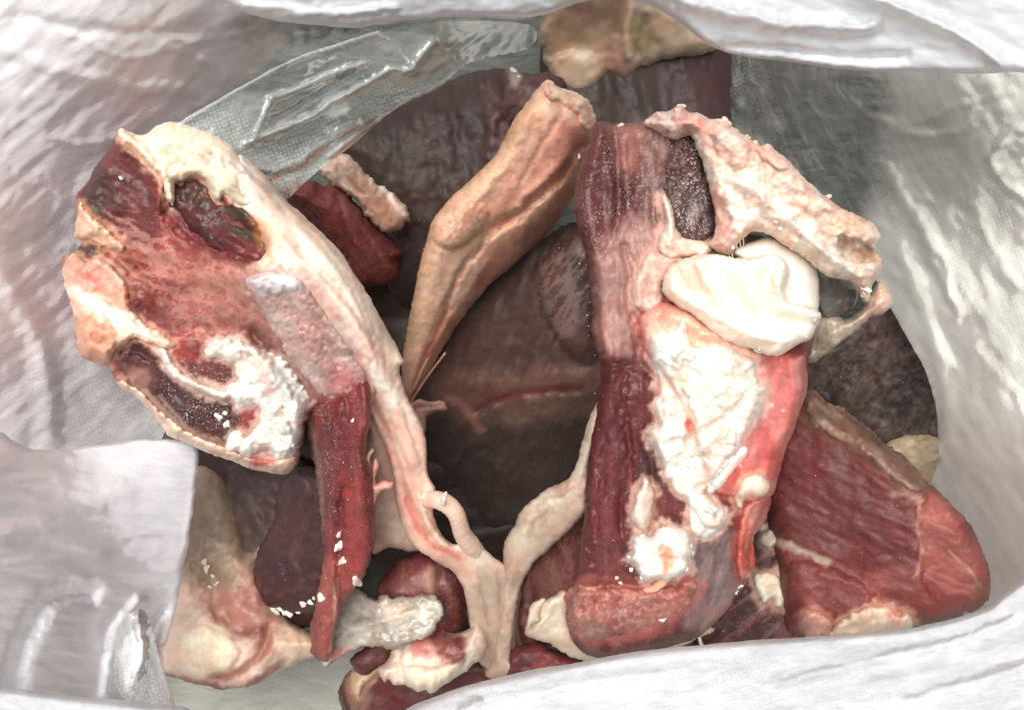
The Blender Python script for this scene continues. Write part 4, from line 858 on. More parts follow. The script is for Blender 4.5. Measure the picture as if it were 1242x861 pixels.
# ================================================================== the left chunk
t = thing('meat_chunk', 'large fat-edged red chunk at left with a crumbly white patch and a hanging red strip', 'meat', 270, 380, .17)
m, FL = slab('muscle', t, [(147, 157), (175, 164), (199, 152), (227, 154), (255, 163), (286, 183), (325, 217), (346, 245), (374, 269), (408, 304), (440, 350), (460, 400), (468, 450), (455, 490), (420, 500), (385, 498), (372, 520), (362, 556), (346, 574), (318, 568), (276, 554), (241, 540), (222, 532), (206, 526), (199, 512), (168, 481), (142, 464), (126, 444), (98, 432), (91, 394), (88, 374), (83, 356), (77, 325), (79, 311), (95, 296), (95, 283), (93, 245), (97, 235), (119, 203), (137, 175)],
     z=[(170, 165, .250), (85, 330, .232), (130, 440, .222), (240, 535, .205), (350, 560, .200), (300, 330, .262), (440, 400, .235), (300, 200, .245), (200, 330, .236)], h=.018, R=18, hb=.04, step=2, jag=2.6, col=(164, 62, 60), fib=35, wet=.5, frost=.15, rough_amp=.0008,
     paint=[P([(120, 180), (150, 165), (190, 205), (196, 250), (190, 300), (150, 290), (110, 285), (98, 250)], (112, 44, 46), .9, 12, 7), P([(96, 240), (122, 205), (140, 230), (120, 290), (96, 284)], (92, 56, 46), .8, 9, 6), N(14, (70, 48, 40), .58, .06, .7, 70, 4, False, [(96, 240), (140, 190), (150, 260), (120, 290)]),
            P([(76, 300), (100, 288), (128, 298), (118, 314), (92, 320), (78, 314)], (84, 60, 46), .95, 4, 4), P([(240, 325), (300, 320), (312, 350), (330, 400), (310, 410), (250, 400), (230, 360)], (196, 110, 102), .75, 16, 8), N(18, (212, 138, 128), .60, .08, .65, 30, 4, False, [(200, 300), (310, 320), (330, 420), (240, 420), (180, 400)]), N(14, (224, 160, 148), .66, .05, .75, 15, 3, True, [(130, 250), (220, 300), (320, 340), (320, 420), (160, 400)]),
            N(9, (214, 150, 140), .62, .06, .8, None, 1, True, [(200, 310), (300, 330), (330, 410), (220, 410), (150, 330)]), P([(165, 350), (200, 370), (215, 400), (190, 410), (165, 385)], (122, 40, 42), .8, 10, 6),
            P([(140, 420), (165, 412), (215, 446), (270, 476), (290, 520), (275, 545), (240, 540), (190, 500), (150, 460)], (92, 46, 50), .95, 5, 4), P([(222, 440), (262, 438), (284, 456), (262, 466), (235, 462)], (124, 64, 64), .9, 6, 4), P([(150, 446), (178, 446), (186, 466), (172, 470)], (186, 132, 122), .8, 5, 4), S([(192, 480), (210, 500), (222, 515)], 1.6, (222, 196, 176), .8, 1.5, 2), N(20, (66, 40, 44), .6, .06, .6, 40, 3, False, [(180, 450), (280, 470), (290, 540), (220, 530)]),
            P([(300, 410), (330, 400), (375, 440), (372, 480), (340, 460)], (112, 84, 78), .7, 8, 5)],
     relief=[DOME([(205, 220), (252, 218), (276, 246), (318, 280), (328, 308), (300, 322), (262, 316), (222, 290), (194, 258)], -.006, 14), RIDGE([(196, 258), (225, 286), (262, 312), (300, 320)], 4, .002), RIDGE([(140, 425), (165, 412), (215, 448), (270, 480)], 6, .004), DOME([(150, 430), (215, 450), (280, 490), (270, 540), (200, 505)], .005, 14),
             RIDGE([(150, 180), (190, 215), (196, 250)], 6, .004), RIDGE([(120, 290), (160, 330), (180, 380)], 10, -.005), RIDGE([(200, 340), (260, 330), (300, 340)], 12, .004), ROUGH(60, .003), ROUGH(34, .0025), ROUGH(12, .0014, 35, 4), RIDGE([(215, 400), (280, 400), (320, 410)], 9, -.004), RIDGE([(305, 400), (345, 450), (372, 485)], 7, -.008)],
     frost_at=[P([(200, 440), (300, 460), (300, 540), (220, 520)], .9, 1, 14, 6)])
# the pocket in the muscle
slab('lean_pocket', t, [(206, 224), (216, 222), (238, 217), (250, 226), (258, 242), (270, 248), (284, 246), (304, 256), (316, 276), (326, 304), (316, 316), (300, 318), (272, 312), (245, 296), (222, 274), (204, 252)], host=FL, off=.0004, h=.0016, R=12, step=2, jag=2.5, col=(102, 44, 48), mat='muscle', fib=38, wet=.75, label='dark brown-purple dried pocket',
     paint=[P([(262, 250), (300, 256), (312, 284), (296, 290), (268, 272)], (88, 74, 60), .85, 7, 5), P([(300, 262), (320, 276), (328, 306), (312, 300)], (192, 122, 66), .8, 5, 3), P([(214, 224), (240, 219), (252, 240), (236, 244), (220, 238)], (100, 70, 58), .8, 5, 4), P([(276, 296), (310, 300), (322, 310), (300, 318), (272, 312)], (136, 48, 52), .85, 6, 4), S([(205, 254), (228, 278), (252, 300), (268, 308)], 4, (46, 22, 24), .9, 3, 2), N(7, (54, 40, 36), .62, .06, .7, 40, 4), N(6, (176, 136, 92), .68, .05, .6, None, 1, False, [(236, 222), (256, 232), (252, 248), (238, 244)])],
     relief=[RIDGE([(205, 254), (228, 278), (252, 300), (272, 310)], 4, -.004), RIDGE([(232, 262), (262, 286), (300, 304)], 7, .002), RIDGE([(268, 258), (290, 272), (304, 280)], 4, -.003), ROUGH(9, .0016)])
# cream fat cap at the top
fc, FLc = slab('fat_cap', t, [(143, 166), (148, 155), (158, 160), (175, 163), (199, 150), (227, 152), (255, 161), (280, 176), (296, 196), (310, 230), (302, 250), (284, 246), (272, 236), (266, 246), (260, 240), (252, 226), (246, 218), (238, 215), (222, 219), (213, 222), (211, 248), (203, 244), (199, 232), (192, 212), (180, 200), (166, 184)], host=FL, hs=9, off=.002, h=.005, R=9, step=2, jag=1.8, col=(232, 216, 190), mat='fat', fib=20, wet=.5,
     paint=[P([(143, 160), (160, 162), (178, 190), (166, 190)], (222, 186, 156), .8, 5, 4), P([(262, 190), (290, 190), (310, 225), (300, 248), (276, 228)], (186, 174, 156), .8, 9, 5), P([(200, 165), (250, 175), (250, 205), (210, 205)], (232, 204, 178), .7, 10, 5), N(11, (104, 94, 86), .52, .06, 1.0, 40, 3, False, [(248, 176), (292, 180), (320, 220), (286, 240), (256, 210)]), N(20, (246, 234, 214), .58, .1, .6)],
     relief=[RIDGE([(152, 160), (170, 182), (192, 206), (206, 240)], 5, .004), RIDGE([(178, 170), (190, 196)], 6, -.003), RIDGE([(262, 210), (264, 240)], 4, .002), ROUGH(16, .002), ROUGH(7, .0006)])
# left fat edges
slab('fat', t, [(95, 244), (103, 252), (116, 266), (134, 282), (150, 300), (142, 308), (126, 302), (110, 292), (97, 290), (90, 282)], host=FL, off=.001, h=.005, R=8, step=2, jag=2, col=(226, 188, 158), mat='fat', paint=[N(12, (206, 132, 112), .58, .08, .7), N(6, (140, 100, 72), .66, .05, .6)], relief=[ROUGH(9, .002)])
slab('fat', t, [(78, 318), (90, 306), (104, 316), (122, 312), (140, 326), (154, 348), (160, 372), (176, 392), (200, 404), (214, 420), (198, 424), (165, 410), (142, 424), (130, 442), (110, 440), (96, 430), (92, 400), (86, 372), (80, 348), (75, 330)], host=FL, off=.002, h=.006, R=11, step=2, jag=2.4, col=(230, 194, 170), mat='fat', fib=35,
     paint=[P([(82, 312), (120, 318), (150, 345), (155, 370), (120, 350), (90, 335)], (206, 130, 112), .8, 8, 6), N(14, (192, 96, 86), .6, .07, .7, 30, 3), P([(92, 384), (125, 380), (140, 412), (128, 440), (100, 432)], (206, 150, 120), .85, 8, 5), N(5, (160, 90, 66), .6, .08, .7, None, 1, False, [(94, 386), (125, 384), (130, 420), (104, 425)]), S([(86, 350), (110, 366), (140, 386), (180, 400)], 8, (246, 226, 208), .8, 6, 5)],
     relief=[DOME([(90, 380), (125, 378), (142, 412), (128, 444), (98, 434)], .004, 12), ROUGH(14, .003, 35, 3), ROUGH(6, .0008), RIDGE([(120, 352), (150, 380), (190, 405)], 4, -.003)])
slab('fat', t, [(142, 464), (152, 462), (170, 474), (186, 490), (202, 504), (222, 520), (246, 532), (276, 544), (300, 552), (330, 556), (360, 552), (352, 572), (320, 572), (276, 558), (241, 544), (206, 530), (196, 514), (168, 484)], host=FL, off=.001, h=.005, R=7, step=2, jag=2, col=(228, 200, 178), mat='fat', fib=32, paint=[N(14, (214, 130, 116), .58, .08, .7, 30, 3), P([(300, 548), (325, 546), (330, 560), (308, 566)], (158, 52, 52), .75, 6, 4)], relief=[ROUGH(9, .0016)])
slab('fat_seam', t, [(192, 424), (200, 422), (210, 440), (226, 456), (246, 466), (266, 472), (280, 476), (276, 484), (254, 480), (228, 470), (206, 452)], host=FL, off=.001, h=.004, R=5, step=2, jag=1.8, col=(240, 228, 214), mat='fat', relief=[ROUGH(7, .001)])
# crumbly white fat
fl, FLw = slab('crumbly_fat', t, [(246, 424), (262, 416), (286, 414), (310, 420), (332, 428), (352, 446), (366, 466), (376, 484), (372, 500), (366, 520), (362, 544), (350, 556), (330, 556), (316, 548), (300, 556), (286, 546), (276, 552), (272, 540), (280, 524), (290, 522), (300, 528), (310, 516), (316, 500), (306, 490), (290, 500), (280, 492), (274, 476), (290, 462), (284, 446), (262, 438), (248, 434)],
     host=FL, off=.001, h=.004, R=10, step=2, jag=5, col=(240, 234, 224), mat='fat', wet=.1, frost=.6,
     paint=[P([(262, 424), (300, 420), (330, 440), (300, 450), (270, 436)], (226, 214, 200), .7, 10, 6), P([(312, 448), (330, 456), (336, 480), (318, 480)], (228, 176, 166), .75, 8, 5), P([(330, 440), (356, 452), (372, 486), (350, 490), (334, 470)], (200, 198, 196), .7, 8, 5), P([(306, 540), (328, 534), (332, 552), (314, 556)], (170, 66, 64), .7, 6, 5), N(7, (170, 156, 150), .64, .05, .6)],
     relief=[ROUGH(30, .003), PLATES(30, .004, .5, .06), PLATES(16, .0025, .53, .06), ROUGH(12, .001), DOME([(312, 500), (340, 490), (368, 500), (364, 545), (340, 556), (312, 540)], .005, 10), RIDGE([(290, 510), (305, 516), (320, 508)], 6, -.006)])
crumbs(fl, FLw, [(268, 506, 5), (274, 514, 4.5), (356, 560, 4), (366, 470, 4)], seed=61, col=(240, 234, 226))
flakes(t, FL, [(146, 216, 4.5), (177, 239, 3.5), (211, 279, 3)], seed=65, h=.002)
flakes(fl, FLw, [(342, 516, 16), (322, 536, 11), (356, 540, 10)], seed=5, col=(244, 238, 230))
flakes(t, FL, [(264, 506, 7), (276, 516, 6), (272, 500, 5), (284, 534, 7)], seed=8, h=.003)
# outer sheath of fat down the right side
TAILZ = tps([(480, 440, .238), (500, 520, .205), (515, 590, .182), (470, 560, .190), (540, 665, .160), (500, 650, .165), (590, 690, .142), (600, 800, .112)])
def _cov(u, v):
    k = sstep((v - 395) / 110)
    return FL(u, v) * (1 - k) + TAILZ(u, v) * k
_cov.fields = [FL]
sh, FLs = slab('fat_cover', t, [(288, 190), (300, 192), (325, 216), (348, 244), (376, 268), (410, 303), (442, 350), (462, 388), (490, 436), (484, 446), (492, 478), (506, 505), (516, 535), (519, 570), (530, 598), (525, 618), (530, 640), (538, 652), (552, 660), (568, 657), (584, 664), (602, 678), (616, 692), (622, 720), (626, 760), (622, 800),
      (600, 815), (580, 800), (570, 760), (564, 718), (550, 694), (528, 680), (506, 664), (490, 640), (480, 600), (473, 556), (462, 532), (448, 500), (436, 474), (420, 444), (405, 420), (386, 396), (366, 376), (342, 354), (320, 338), (306, 324), (318, 312), (322, 300), (308, 270), (292, 252), (284, 228)],
     host=_cov, hs=12, off=.0012, h=.007, R=20, step=2, jag=1.3, col=(238, 214, 194), mat='fat', fib=52, wet=.75, dip=.0004, rough_amp=.0002,
     paint=[P([(296, 192), (330, 220), (350, 248), (330, 262), (308, 240)], (168, 158, 146), .85, 10, 5), N(12, (96, 88, 84), .50, .07, 1.0, 45, 4, False, [(292, 192), (325, 216), (350, 246), (330, 260), (304, 240)]), N(30, (226, 178, 158), .56, .1, .7, 55, 6), N(16, (248, 236, 222), .58, .08, .7, 55, 7), P([(352, 330), (400, 350), (440, 420), (430, 420), (400, 380)], (240, 206, 196), .7, 8, 5), P([(300, 262), (324, 280), (334, 312), (324, 312)], (206, 146, 92), .8, 6, 4),
            S([(430, 430), (456, 490), (476, 545), (494, 600)], 5, (222, 140, 126), .7, 6, 4), P([(480, 500), (516, 535), (530, 610), (500, 620), (482, 570)], (234, 186, 166), .8, 12, 5), S([(346, 250), (375, 272), (405, 304), (440, 352)], 3, (206, 180, 156), .6, 4, 4), P([(470, 600), (520, 600), (560, 660), (600, 690), (560, 700), (500, 660)], (230, 176, 154), .75, 10, 5), S([(494, 606), (506, 638), (530, 664), (556, 674)], 4, (208, 108, 96), .7, 4, 3), S([(504, 600), (516, 632), (534, 656), (560, 666)], 3, (244, 216, 196), .8, 3, 3),
            P([(560, 664), (600, 676), (610, 706), (584, 704)], (228, 208, 190), .8, 8, 4), P([(572, 710), (624, 706), (626, 800), (580, 810)], (172, 148, 128), .85, 14, 6)],
     relief=[RIDGE([(340, 290), (400, 350), (448, 420), (476, 490), (500, 560)], 9, .003), RIDGE([(360, 300), (420, 365), (455, 420)], 4, -.002), ROUGH(26, .0016, 52, 6), RIDGE([(448, 480), (478, 545), (496, 606), (520, 650)], 4, -.0022), RIDGE([(494, 606), (508, 640), (532, 668)], 4, -.0025), RIDGE([(508, 602), (518, 634), (540, 660)], 4, .003), RIDGE([(470, 500), (490, 560), (506, 610)], 2.5, -.0016), RIDGE([(486, 490), (506, 550), (518, 590)], 2.5, -.0014), RIDGE([(580, 690), (592, 750), (596, 810)], 3, -.002), RIDGE([(604, 700), (610, 750), (608, 810)], 3, -.0016), ROUGH(10, .0007, 62, 8)])
# silvery sheath with the bluish white cap
ss, FLg = slab('silverskin', t, [(296, 340), (318, 330), (346, 330), (366, 340), (386, 366), (404, 392), (424, 420), (440, 446), (444, 466), (430, 482), (408, 484), (390, 480), (372, 462), (352, 438), (334, 408), (318, 378), (304, 356)], host=top_of(FL, FLs), hs=7, off=.0002, h=.0042, R=24, bleed=14, dip=.003, step=2, jag=1.2, col=(196, 154, 146), mat='membrane', fib=52, wet=.6, frost=.35,
     paint=[P([(295, 338), (330, 326), (362, 336), (372, 352), (340, 356), (310, 352)], (236, 230, 236), .95, 6, 3), N(12, (150, 96, 92), .55, .1, .6, 50, 4), N(8, (222, 196, 186), .60, .06, .7, 50, 4), P([(400, 440), (440, 450), (440, 480), (405, 484)], (186, 108, 104), .7, 8, 4), P([(320, 372), (345, 380), (380, 450), (360, 440), (332, 404)], (186, 160, 150), .7, 8, 4)],
     relief=[ROUGH(7, .0012, None, 1, True), DOME([(298, 338), (330, 328), (362, 336), (368, 350), (336, 356)], .004, 9), ROUGH(14, .0018, 50, 3), ROUGH(5, .0008), RIDGE([(420, 420), (442, 450), (440, 476)], 5, .003)])
specks(t, FLg, [([(320, 370), (360, 350), (440, 450), (420, 480), (380, 460)], 110, .5, 1.5)])
# hanging strip of muscle
st, FLt = slab('muscle_strip', t, [(374, 462), (400, 456), (430, 452), (446, 460), (450, 492), (446, 530), (444, 548), (449, 570), (453, 600), (454, 640), (451, 668), (444, 694), (430, 716), (418, 730), (412, 745), (406, 762), (404, 786), (396, 801), (384, 796), (377, 788), (376, 764), (382, 738), (386, 718), (391, 668), (389, 616), (384, 574), (372, 530), (371, 500)],
     z=[(410, 452, .219), (410, 495, .230), (400, 600, .200), (420, 680, .188), (392, 790, .165)], h=.014, R=13, hb=.014, step=2, jag=2.2, col=(138, 46, 50), fib=82, wet=.55, frost=.22,
     paint=[P([(376, 490), (410, 500), (404, 560), (396, 620), (388, 600), (378, 540)], (112, 50, 52), .7, 8, 5), P([(420, 590), (450, 590), (452, 660), (430, 715), (414, 700), (418, 640)], (186, 62, 62), .9, 7, 4), P([(384, 680), (414, 690), (412, 740), (404, 770), (380, 760)], (192, 96, 84), .8, 8, 5), P([(378, 755), (400, 760), (398, 800), (380, 790)], (158, 66, 64), .85, 5, 3), N(14, (106, 34, 40), .58, .08, .7, 85, 5), N(10, (206, 110, 104), .63, .06, .5, 82, 6), S([(408, 700), (406, 740), (400, 796)], 1.8, (226, 170, 150), .7, 2, 2), S([(374, 500), (386, 570), (391, 640)], 3, (170, 140, 128), .6, 3, 3)],
     relief=[RIDGE([(412, 490), (408, 560), (404, 640), (400, 720)], 6, .003), RIDGE([(418, 590), (412, 660), (412, 740), (404, 780)], 3, -.004), RIDGE([(436, 560), (436, 640), (425, 700)], 7, .003), ROUGH(14, .0022, 84, 6), ROUGH(6, .0007)],
     frost_at=[P([(376, 490), (410, 500), (404, 640), (388, 640)], .5, 1, 10, 4)])
specks(t, FLt, [([(378, 490), (440, 490), (430, 600), (392, 640), (384, 560)], 120, .6, 1.7), ([(390, 640), (446, 600), (430, 710), (392, 720)], 70, .6, 1.6)])
flakes(t, FLt, [(412, 662, 10), (414, 680, 9), (410, 648, 6), (428, 510, 5), (432, 702, 8), (388, 722, 7)], seed=71, h=.003)
slab('shred', t, [(436, 640), (438, 622), (440, 606), (446, 594), (448, 580), (452, 562), (458, 556), (460, 566), (454, 578), (456, 588), (466, 582), (478, 584), (474, 592), (462, 596), (454, 606), (450, 622), (446, 640)], z=[(440, 640, .214), (460, 560, .216)], h=.005, R=6, hb=.003, step=1.6, jag=2.4, col=(230, 166, 154), mat='membrane', wet=.8, paint=[N(8, (238, 190, 176), .56, .08, .8)], relief=[ROUGH(7, .0015)])
tube('shred', t, [(452, 545, .215, 2), (446, 556, .217, 2.4), (449, 572, .215, 2), (444, 590, .214, 1.6)], col=(232, 196, 180), wob=.2)
# membrane behind the strip and the tendon loop
mb, FLm = slab('membrane', t, [(446, 500), (462, 520), (476, 556), (484, 596), (494, 632), (514, 660), (500, 668), (470, 664), (452, 668), (446, 620), (440, 560)], z=[(450, 510, .205), (490, 650, .150), (455, 650, .155)], h=.008, R=14, hb=.01, col=(196, 158, 136), mat='membrane', fib=75, paint=[N(20, (164, 120, 104), .55, .1, .6, 70, 4), P([(462, 600), (486, 600), (500, 640), (480, 655)], (222, 194, 168), .7, 10, 5)], relief=[ROUGH(20, .002, 70, 4)])
tube('tendon_loop', t, [(508, 606, .174, 7), (518, 606, .182, 10), (530, 606, .188, 11), (542, 611, .190, 11.5), (552, 621, .188, 11), (557, 634, .181, 10.5), (561, 647, .172, 11), (570, 660, .160, 12), (582, 676, .142, 11)], col=(232, 182, 160), mat='fat', sides=14, wob=.03, col2=(230, 204, 184), n=10)
tube('shred', t, [(537, 610, .200, 4), (539, 603, .206, 3), (541, 597, .210, 1.4)], col=(246, 226, 210), wob=.1)
crumbs(sh, FLs, [(514, 602, 6), (566, 640, 4), (571, 648, 4.5)], col=(248, 236, 224), seed=75)

# ================================================================== the right chunk
t = thing('meat_chunk', 'tall chunk with a glossy white cartilage lobe and crumbly white fat down its middle', 'meat', 830, 450, .17)
m, FC = slab('muscle', t, [(723, 150), (743, 150), (773, 148), (798, 140), (850, 150), (880, 200), (900, 280), (940, 330), (980, 370), (985, 420), (978, 444), (977, 480), (957, 532), (938, 595), (924, 625), (912, 660), (908, 695), (896, 718), (860, 762), (815, 784), (742, 800), (700, 786), (688, 740), (698, 708), (704, 660), (708, 620), (713, 561), (725, 483), (728, 444), (718, 400), (716, 347), (708, 300), (696, 256), (704, 201), (712, 177)],
     z=[(740, 160, .268), (704, 260, .262), (850, 200, .262), (960, 400, .250), (960, 480, .235), (720, 420, .254), (712, 600, .236), (900, 690, .212), (740, 780, .205), (830, 500, .250), (830, 700, .226)], h=.020, R=17, hb=.045, step=2, jag=1.6, col=(112, 42, 44), fib=86, wet=.55, frost=.12, rough_amp=.0008,
     paint=[P([(705, 180), (740, 155), (785, 160), (790, 260), (765, 300), (720, 300), (700, 260)], (108, 48, 50), .9, 12, 7), P([(720, 310), (750, 270), (800, 285), (798, 400), (775, 450), (730, 440)], (196, 146, 142), .85, 12, 8), P([(760, 290), (790, 270), (800, 360), (786, 420), (764, 400)], (196, 150, 142), .7, 8, 5), P([(745, 160), (775, 152), (778, 200), (760, 215), (745, 200)], (176, 112, 104), .8, 9, 6), P([(775, 150), (800, 142), (812, 190), (806, 300), (786, 300), (778, 210)], (176, 132, 124), .45, 7, 5),
            P([(728, 440), (770, 440), (790, 480), (782, 560), (775, 640), (740, 700), (706, 690), (714, 560)], (112, 36, 42), .9, 10, 5), N(20, (84, 28, 36), .56, .1, .6, 86, 5, False, [(720, 440), (790, 450), (780, 680), (706, 690)]), N(9, (176, 84, 86), .6, .06, .5, 86, 8, False, [(710, 540), (780, 560), (775, 700), (700, 700)]),
            P([(780, 540), (806, 540), (800, 600), (790, 650), (778, 620)], (78, 54, 58), .8, 6, 4), P([(690, 715), (740, 705), (800, 712), (840, 700), (830, 745), (760, 775), (698, 770)], (190, 108, 100), .9, 8, 5), N(9, (226, 176, 164), .6, .06, .7, 20, 2, False, [(690, 715), (800, 712), (840, 720), (760, 780), (696, 775)]),
            P([(835, 650), (880, 640), (912, 650), (905, 700), (870, 752), (830, 762), (838, 700)], (150, 124, 128), .9, 8, 5), N(16, (112, 100, 110), .55, .1, .6, 105, 4, False, [(835, 650), (910, 650), (900, 710), (840, 760)]), N(8, (196, 182, 184), .62, .06, .6, 110, 5, False, [(835, 660), (900, 660), (890, 720), (835, 755)]), P([(850, 760), (905, 700), (912, 715), (870, 765)], (196, 150, 140), .8, 5, 3), N(30, (150, 100, 98), .62, .08, .4, 86, 3)],
     relief=[RIDGE([(740, 440), (745, 560), (735, 690)], 18, .002), RIDGE([(786, 520), (790, 600), (780, 700)], 6, -.004), RIDGE([(756, 300), (766, 380), (775, 440)], 5, -.004), RIDGE([(700, 712), (760, 708), (820, 712)], 5, -.005), ROUGH(60, .004, 86, 2), RIDGE([(722, 445), (760, 438), (790, 450)], 5, -.004, 5), RIDGE([(752, 450), (762, 540), (752, 640)], 5, -.003, 6), RIDGE([(730, 520), (726, 600), (716, 680)], 5, -.003, 6), ROUGH(34, .003, 86, 3), ROUGH(11, .0014, 86, 6), RIDGE([(745, 160), (752, 240), (740, 300)], 6, -.003), RIDGE([(770, 380), (776, 400), (778, 420)], 4, -.004), DOME([(728, 320), (755, 300), (776, 330), (772, 430), (745, 450), (728, 420)], .004, 14)],
     frost_at=[P([(700, 180), (790, 160), (790, 300), (710, 300)], .55, 1, 14, 6)])
specks(t, FC, [([(712, 180), (790, 160), (790, 290), (720, 290)], 60, .5, 1.6), ([(720, 450), (790, 460), (780, 690), (706, 690)], 110, .4, 1.4), ([(700, 720), (830, 712), (760, 770)], 70, .6, 1.7), ([(702, 260), (724, 350), (732, 440), (716, 440), (700, 330)], 40, .7, 2)])
crumbs(t, FC, [(722, 262, 3.4), (757, 238, 2.6), (765, 243, 2), (699, 232, 3), (697, 256, 3), (762, 578, 3), (764, 556, 2), (715, 637, 2.4), (724, 420, 2), (719, 372, 2.6), (716, 340, 2.4), (722, 395, 2), (804, 750, 5), (806, 742, 3), (894, 716, 5), (897, 711, 4), (726, 762, 3), (720, 755, 3)], col=(232, 216, 206), seed=81)
# pale web of fat on its left edge
slab('fat_web', t, [(724, 486), (730, 500), (720, 540), (712, 590), (710, 620), (690, 642), (668, 664), (646, 684), (632, 712), (625, 750), (620, 790), (625, 815), (590, 820), (595, 790), (602, 740), (606, 700), (612, 660), (622, 640), (630, 622), (644, 608), (660, 594), (676, 588), (690, 578), (700, 560), (706, 536), (714, 508)], z=[(722, 490, .222), (700, 600, .190), (640, 640, .160), (612, 720, .125), (606, 810, .115)], h=.011, R=18, hb=.012, step=2, jag=1.6, col=(204, 184, 164), mat='fat', fib=-60, wet=.6,
     paint=[P([(690, 580), (712, 560), (706, 620), (670, 660), (640, 680), (650, 630)], (192, 164, 146), .7, 14, 7), P([(600, 700), (636, 690), (624, 810), (592, 815)], (176, 152, 134), .8, 12, 5), N(20, (164, 134, 116), .6, .08, .5, -60, 4), P([(672, 590), (690, 580), (688, 596), (674, 600)], (170, 120, 104), .8, 4, 3), S([(640, 650), (650, 630), (664, 620)], 3, (150, 116, 92), .5, 3, 3), S([(632, 618), (660, 596), (690, 580), (708, 540)], 4, (226, 206, 188), .7, 4, 4)],
     relief=[RIDGE([(640, 612), (660, 606), (684, 602), (694, 594)], 3, -.003), RIDGE([(640, 655), (655, 630), (680, 612)], 5, -.002), RIDGE([(615, 690), (608, 750), (600, 800)], 6, .003), ROUGH(16, .0022, -60, 4), ROUGH(6, .0006)])
slab('fat', t, [(683, 715), (694, 722), (690, 750), (700, 776), (726, 782), (770, 776), (810, 766), (850, 754), (868, 762), (850, 772), (815, 788), (770, 800), (740, 806), (700, 800), (668, 782), (645, 774), (638, 764), (648, 738), (660, 728), (672, 722)], z=[(660, 750, .175), (740, 790, .182), (860, 762, .195), (688, 716, .195)], h=.010, R=12, hb=.012, step=2, jag=2, col=(214, 190, 166), mat='fat', fib=-10, wet=.6,
     paint=[N(18, (196, 156, 132), .58, .08, .6, -10, 4), P([(645, 740), (680, 722), (690, 745), (670, 775), (645, 770)], (206, 192, 172), .8, 8, 4), P([(740, 782), (840, 762), (800, 790), (750, 800)], (206, 168, 142), .7, 8, 4)], relief=[RIDGE([(672, 726), (664, 748), (650, 766)], 5, .003), ROUGH(14, .002), RIDGE([(720, 790), (790, 778), (850, 760)], 4, .002)])
slab('muscle_end', t, [(684, 716), (704, 710), (730, 712), (760, 712), (790, 717), (812, 712), (838, 702), (842, 720), (828, 742), (800, 758), (770, 766), (744, 774), (714, 778), (696, 770), (690, 748)], host=FC, hs=3, off=.0006, h=.0026, R=12, bleed=16, step=2, jag=4, n=2, col=(206, 122, 114), mat='muscle', fib=12, frost=.35, dip=.003, label='pinkish frosted cut end', paint=[N(12, (216, 156, 146), .58, .08, .7, 20, 2), N(18, (136, 54, 56), .58, .08, .7, 20, 2), N(5, (232, 206, 192), .66, .05, .6), P([(700, 752), (730, 750), (738, 772), (708, 776)], (150, 120, 110), .6, 6, 4)], relief=[ROUGH(14, .003), ROUGH(6, .0012)])
slab('fat_flake', t, [(640, 742), (648, 730), (664, 726), (656, 740), (654, 752), (646, 756), (640, 764)], z=.188, h=.004, R=6, hb=.004, step=2, jag=1.5, col=(206, 194, 176), mat='fat')
tube('sinew', t, [(846, 764, .205, 2.4), (849, 776, .206, 2), (852, 784, .20, 2.4), (858, 788, .20, 1.5)], col=(222, 200, 184))
# near-black frosted muscle beside the bone
slab('dark_muscle', t, [(824, 166), (838, 160), (846, 180), (853, 206), (862, 226), (868, 250), (868, 280), (856, 290), (836, 292), (824, 280), (814, 262), (806, 240), (806, 210), (812, 186)], host=FC, off=.0004, h=.004, R=12, step=2, jag=4, col=(100, 70, 72), mat='muscle', fib=82, frost=1.0, label='near-black frosted muscle',
     paint=[N(14, (66, 44, 48), .5, .12, .7, 80, 3), P([(836, 256), (844, 246), (852, 252), (844, 272), (836, 272)], (160, 146, 146), .7, 4, 3), P([(812, 180), (840, 170), (850, 200), (820, 215)], (96, 50, 56), .7, 9, 5)], relief=[ROUGH(12, .002), DOME([(836, 252), (846, 246), (852, 256), (844, 274)], .002, 6)])
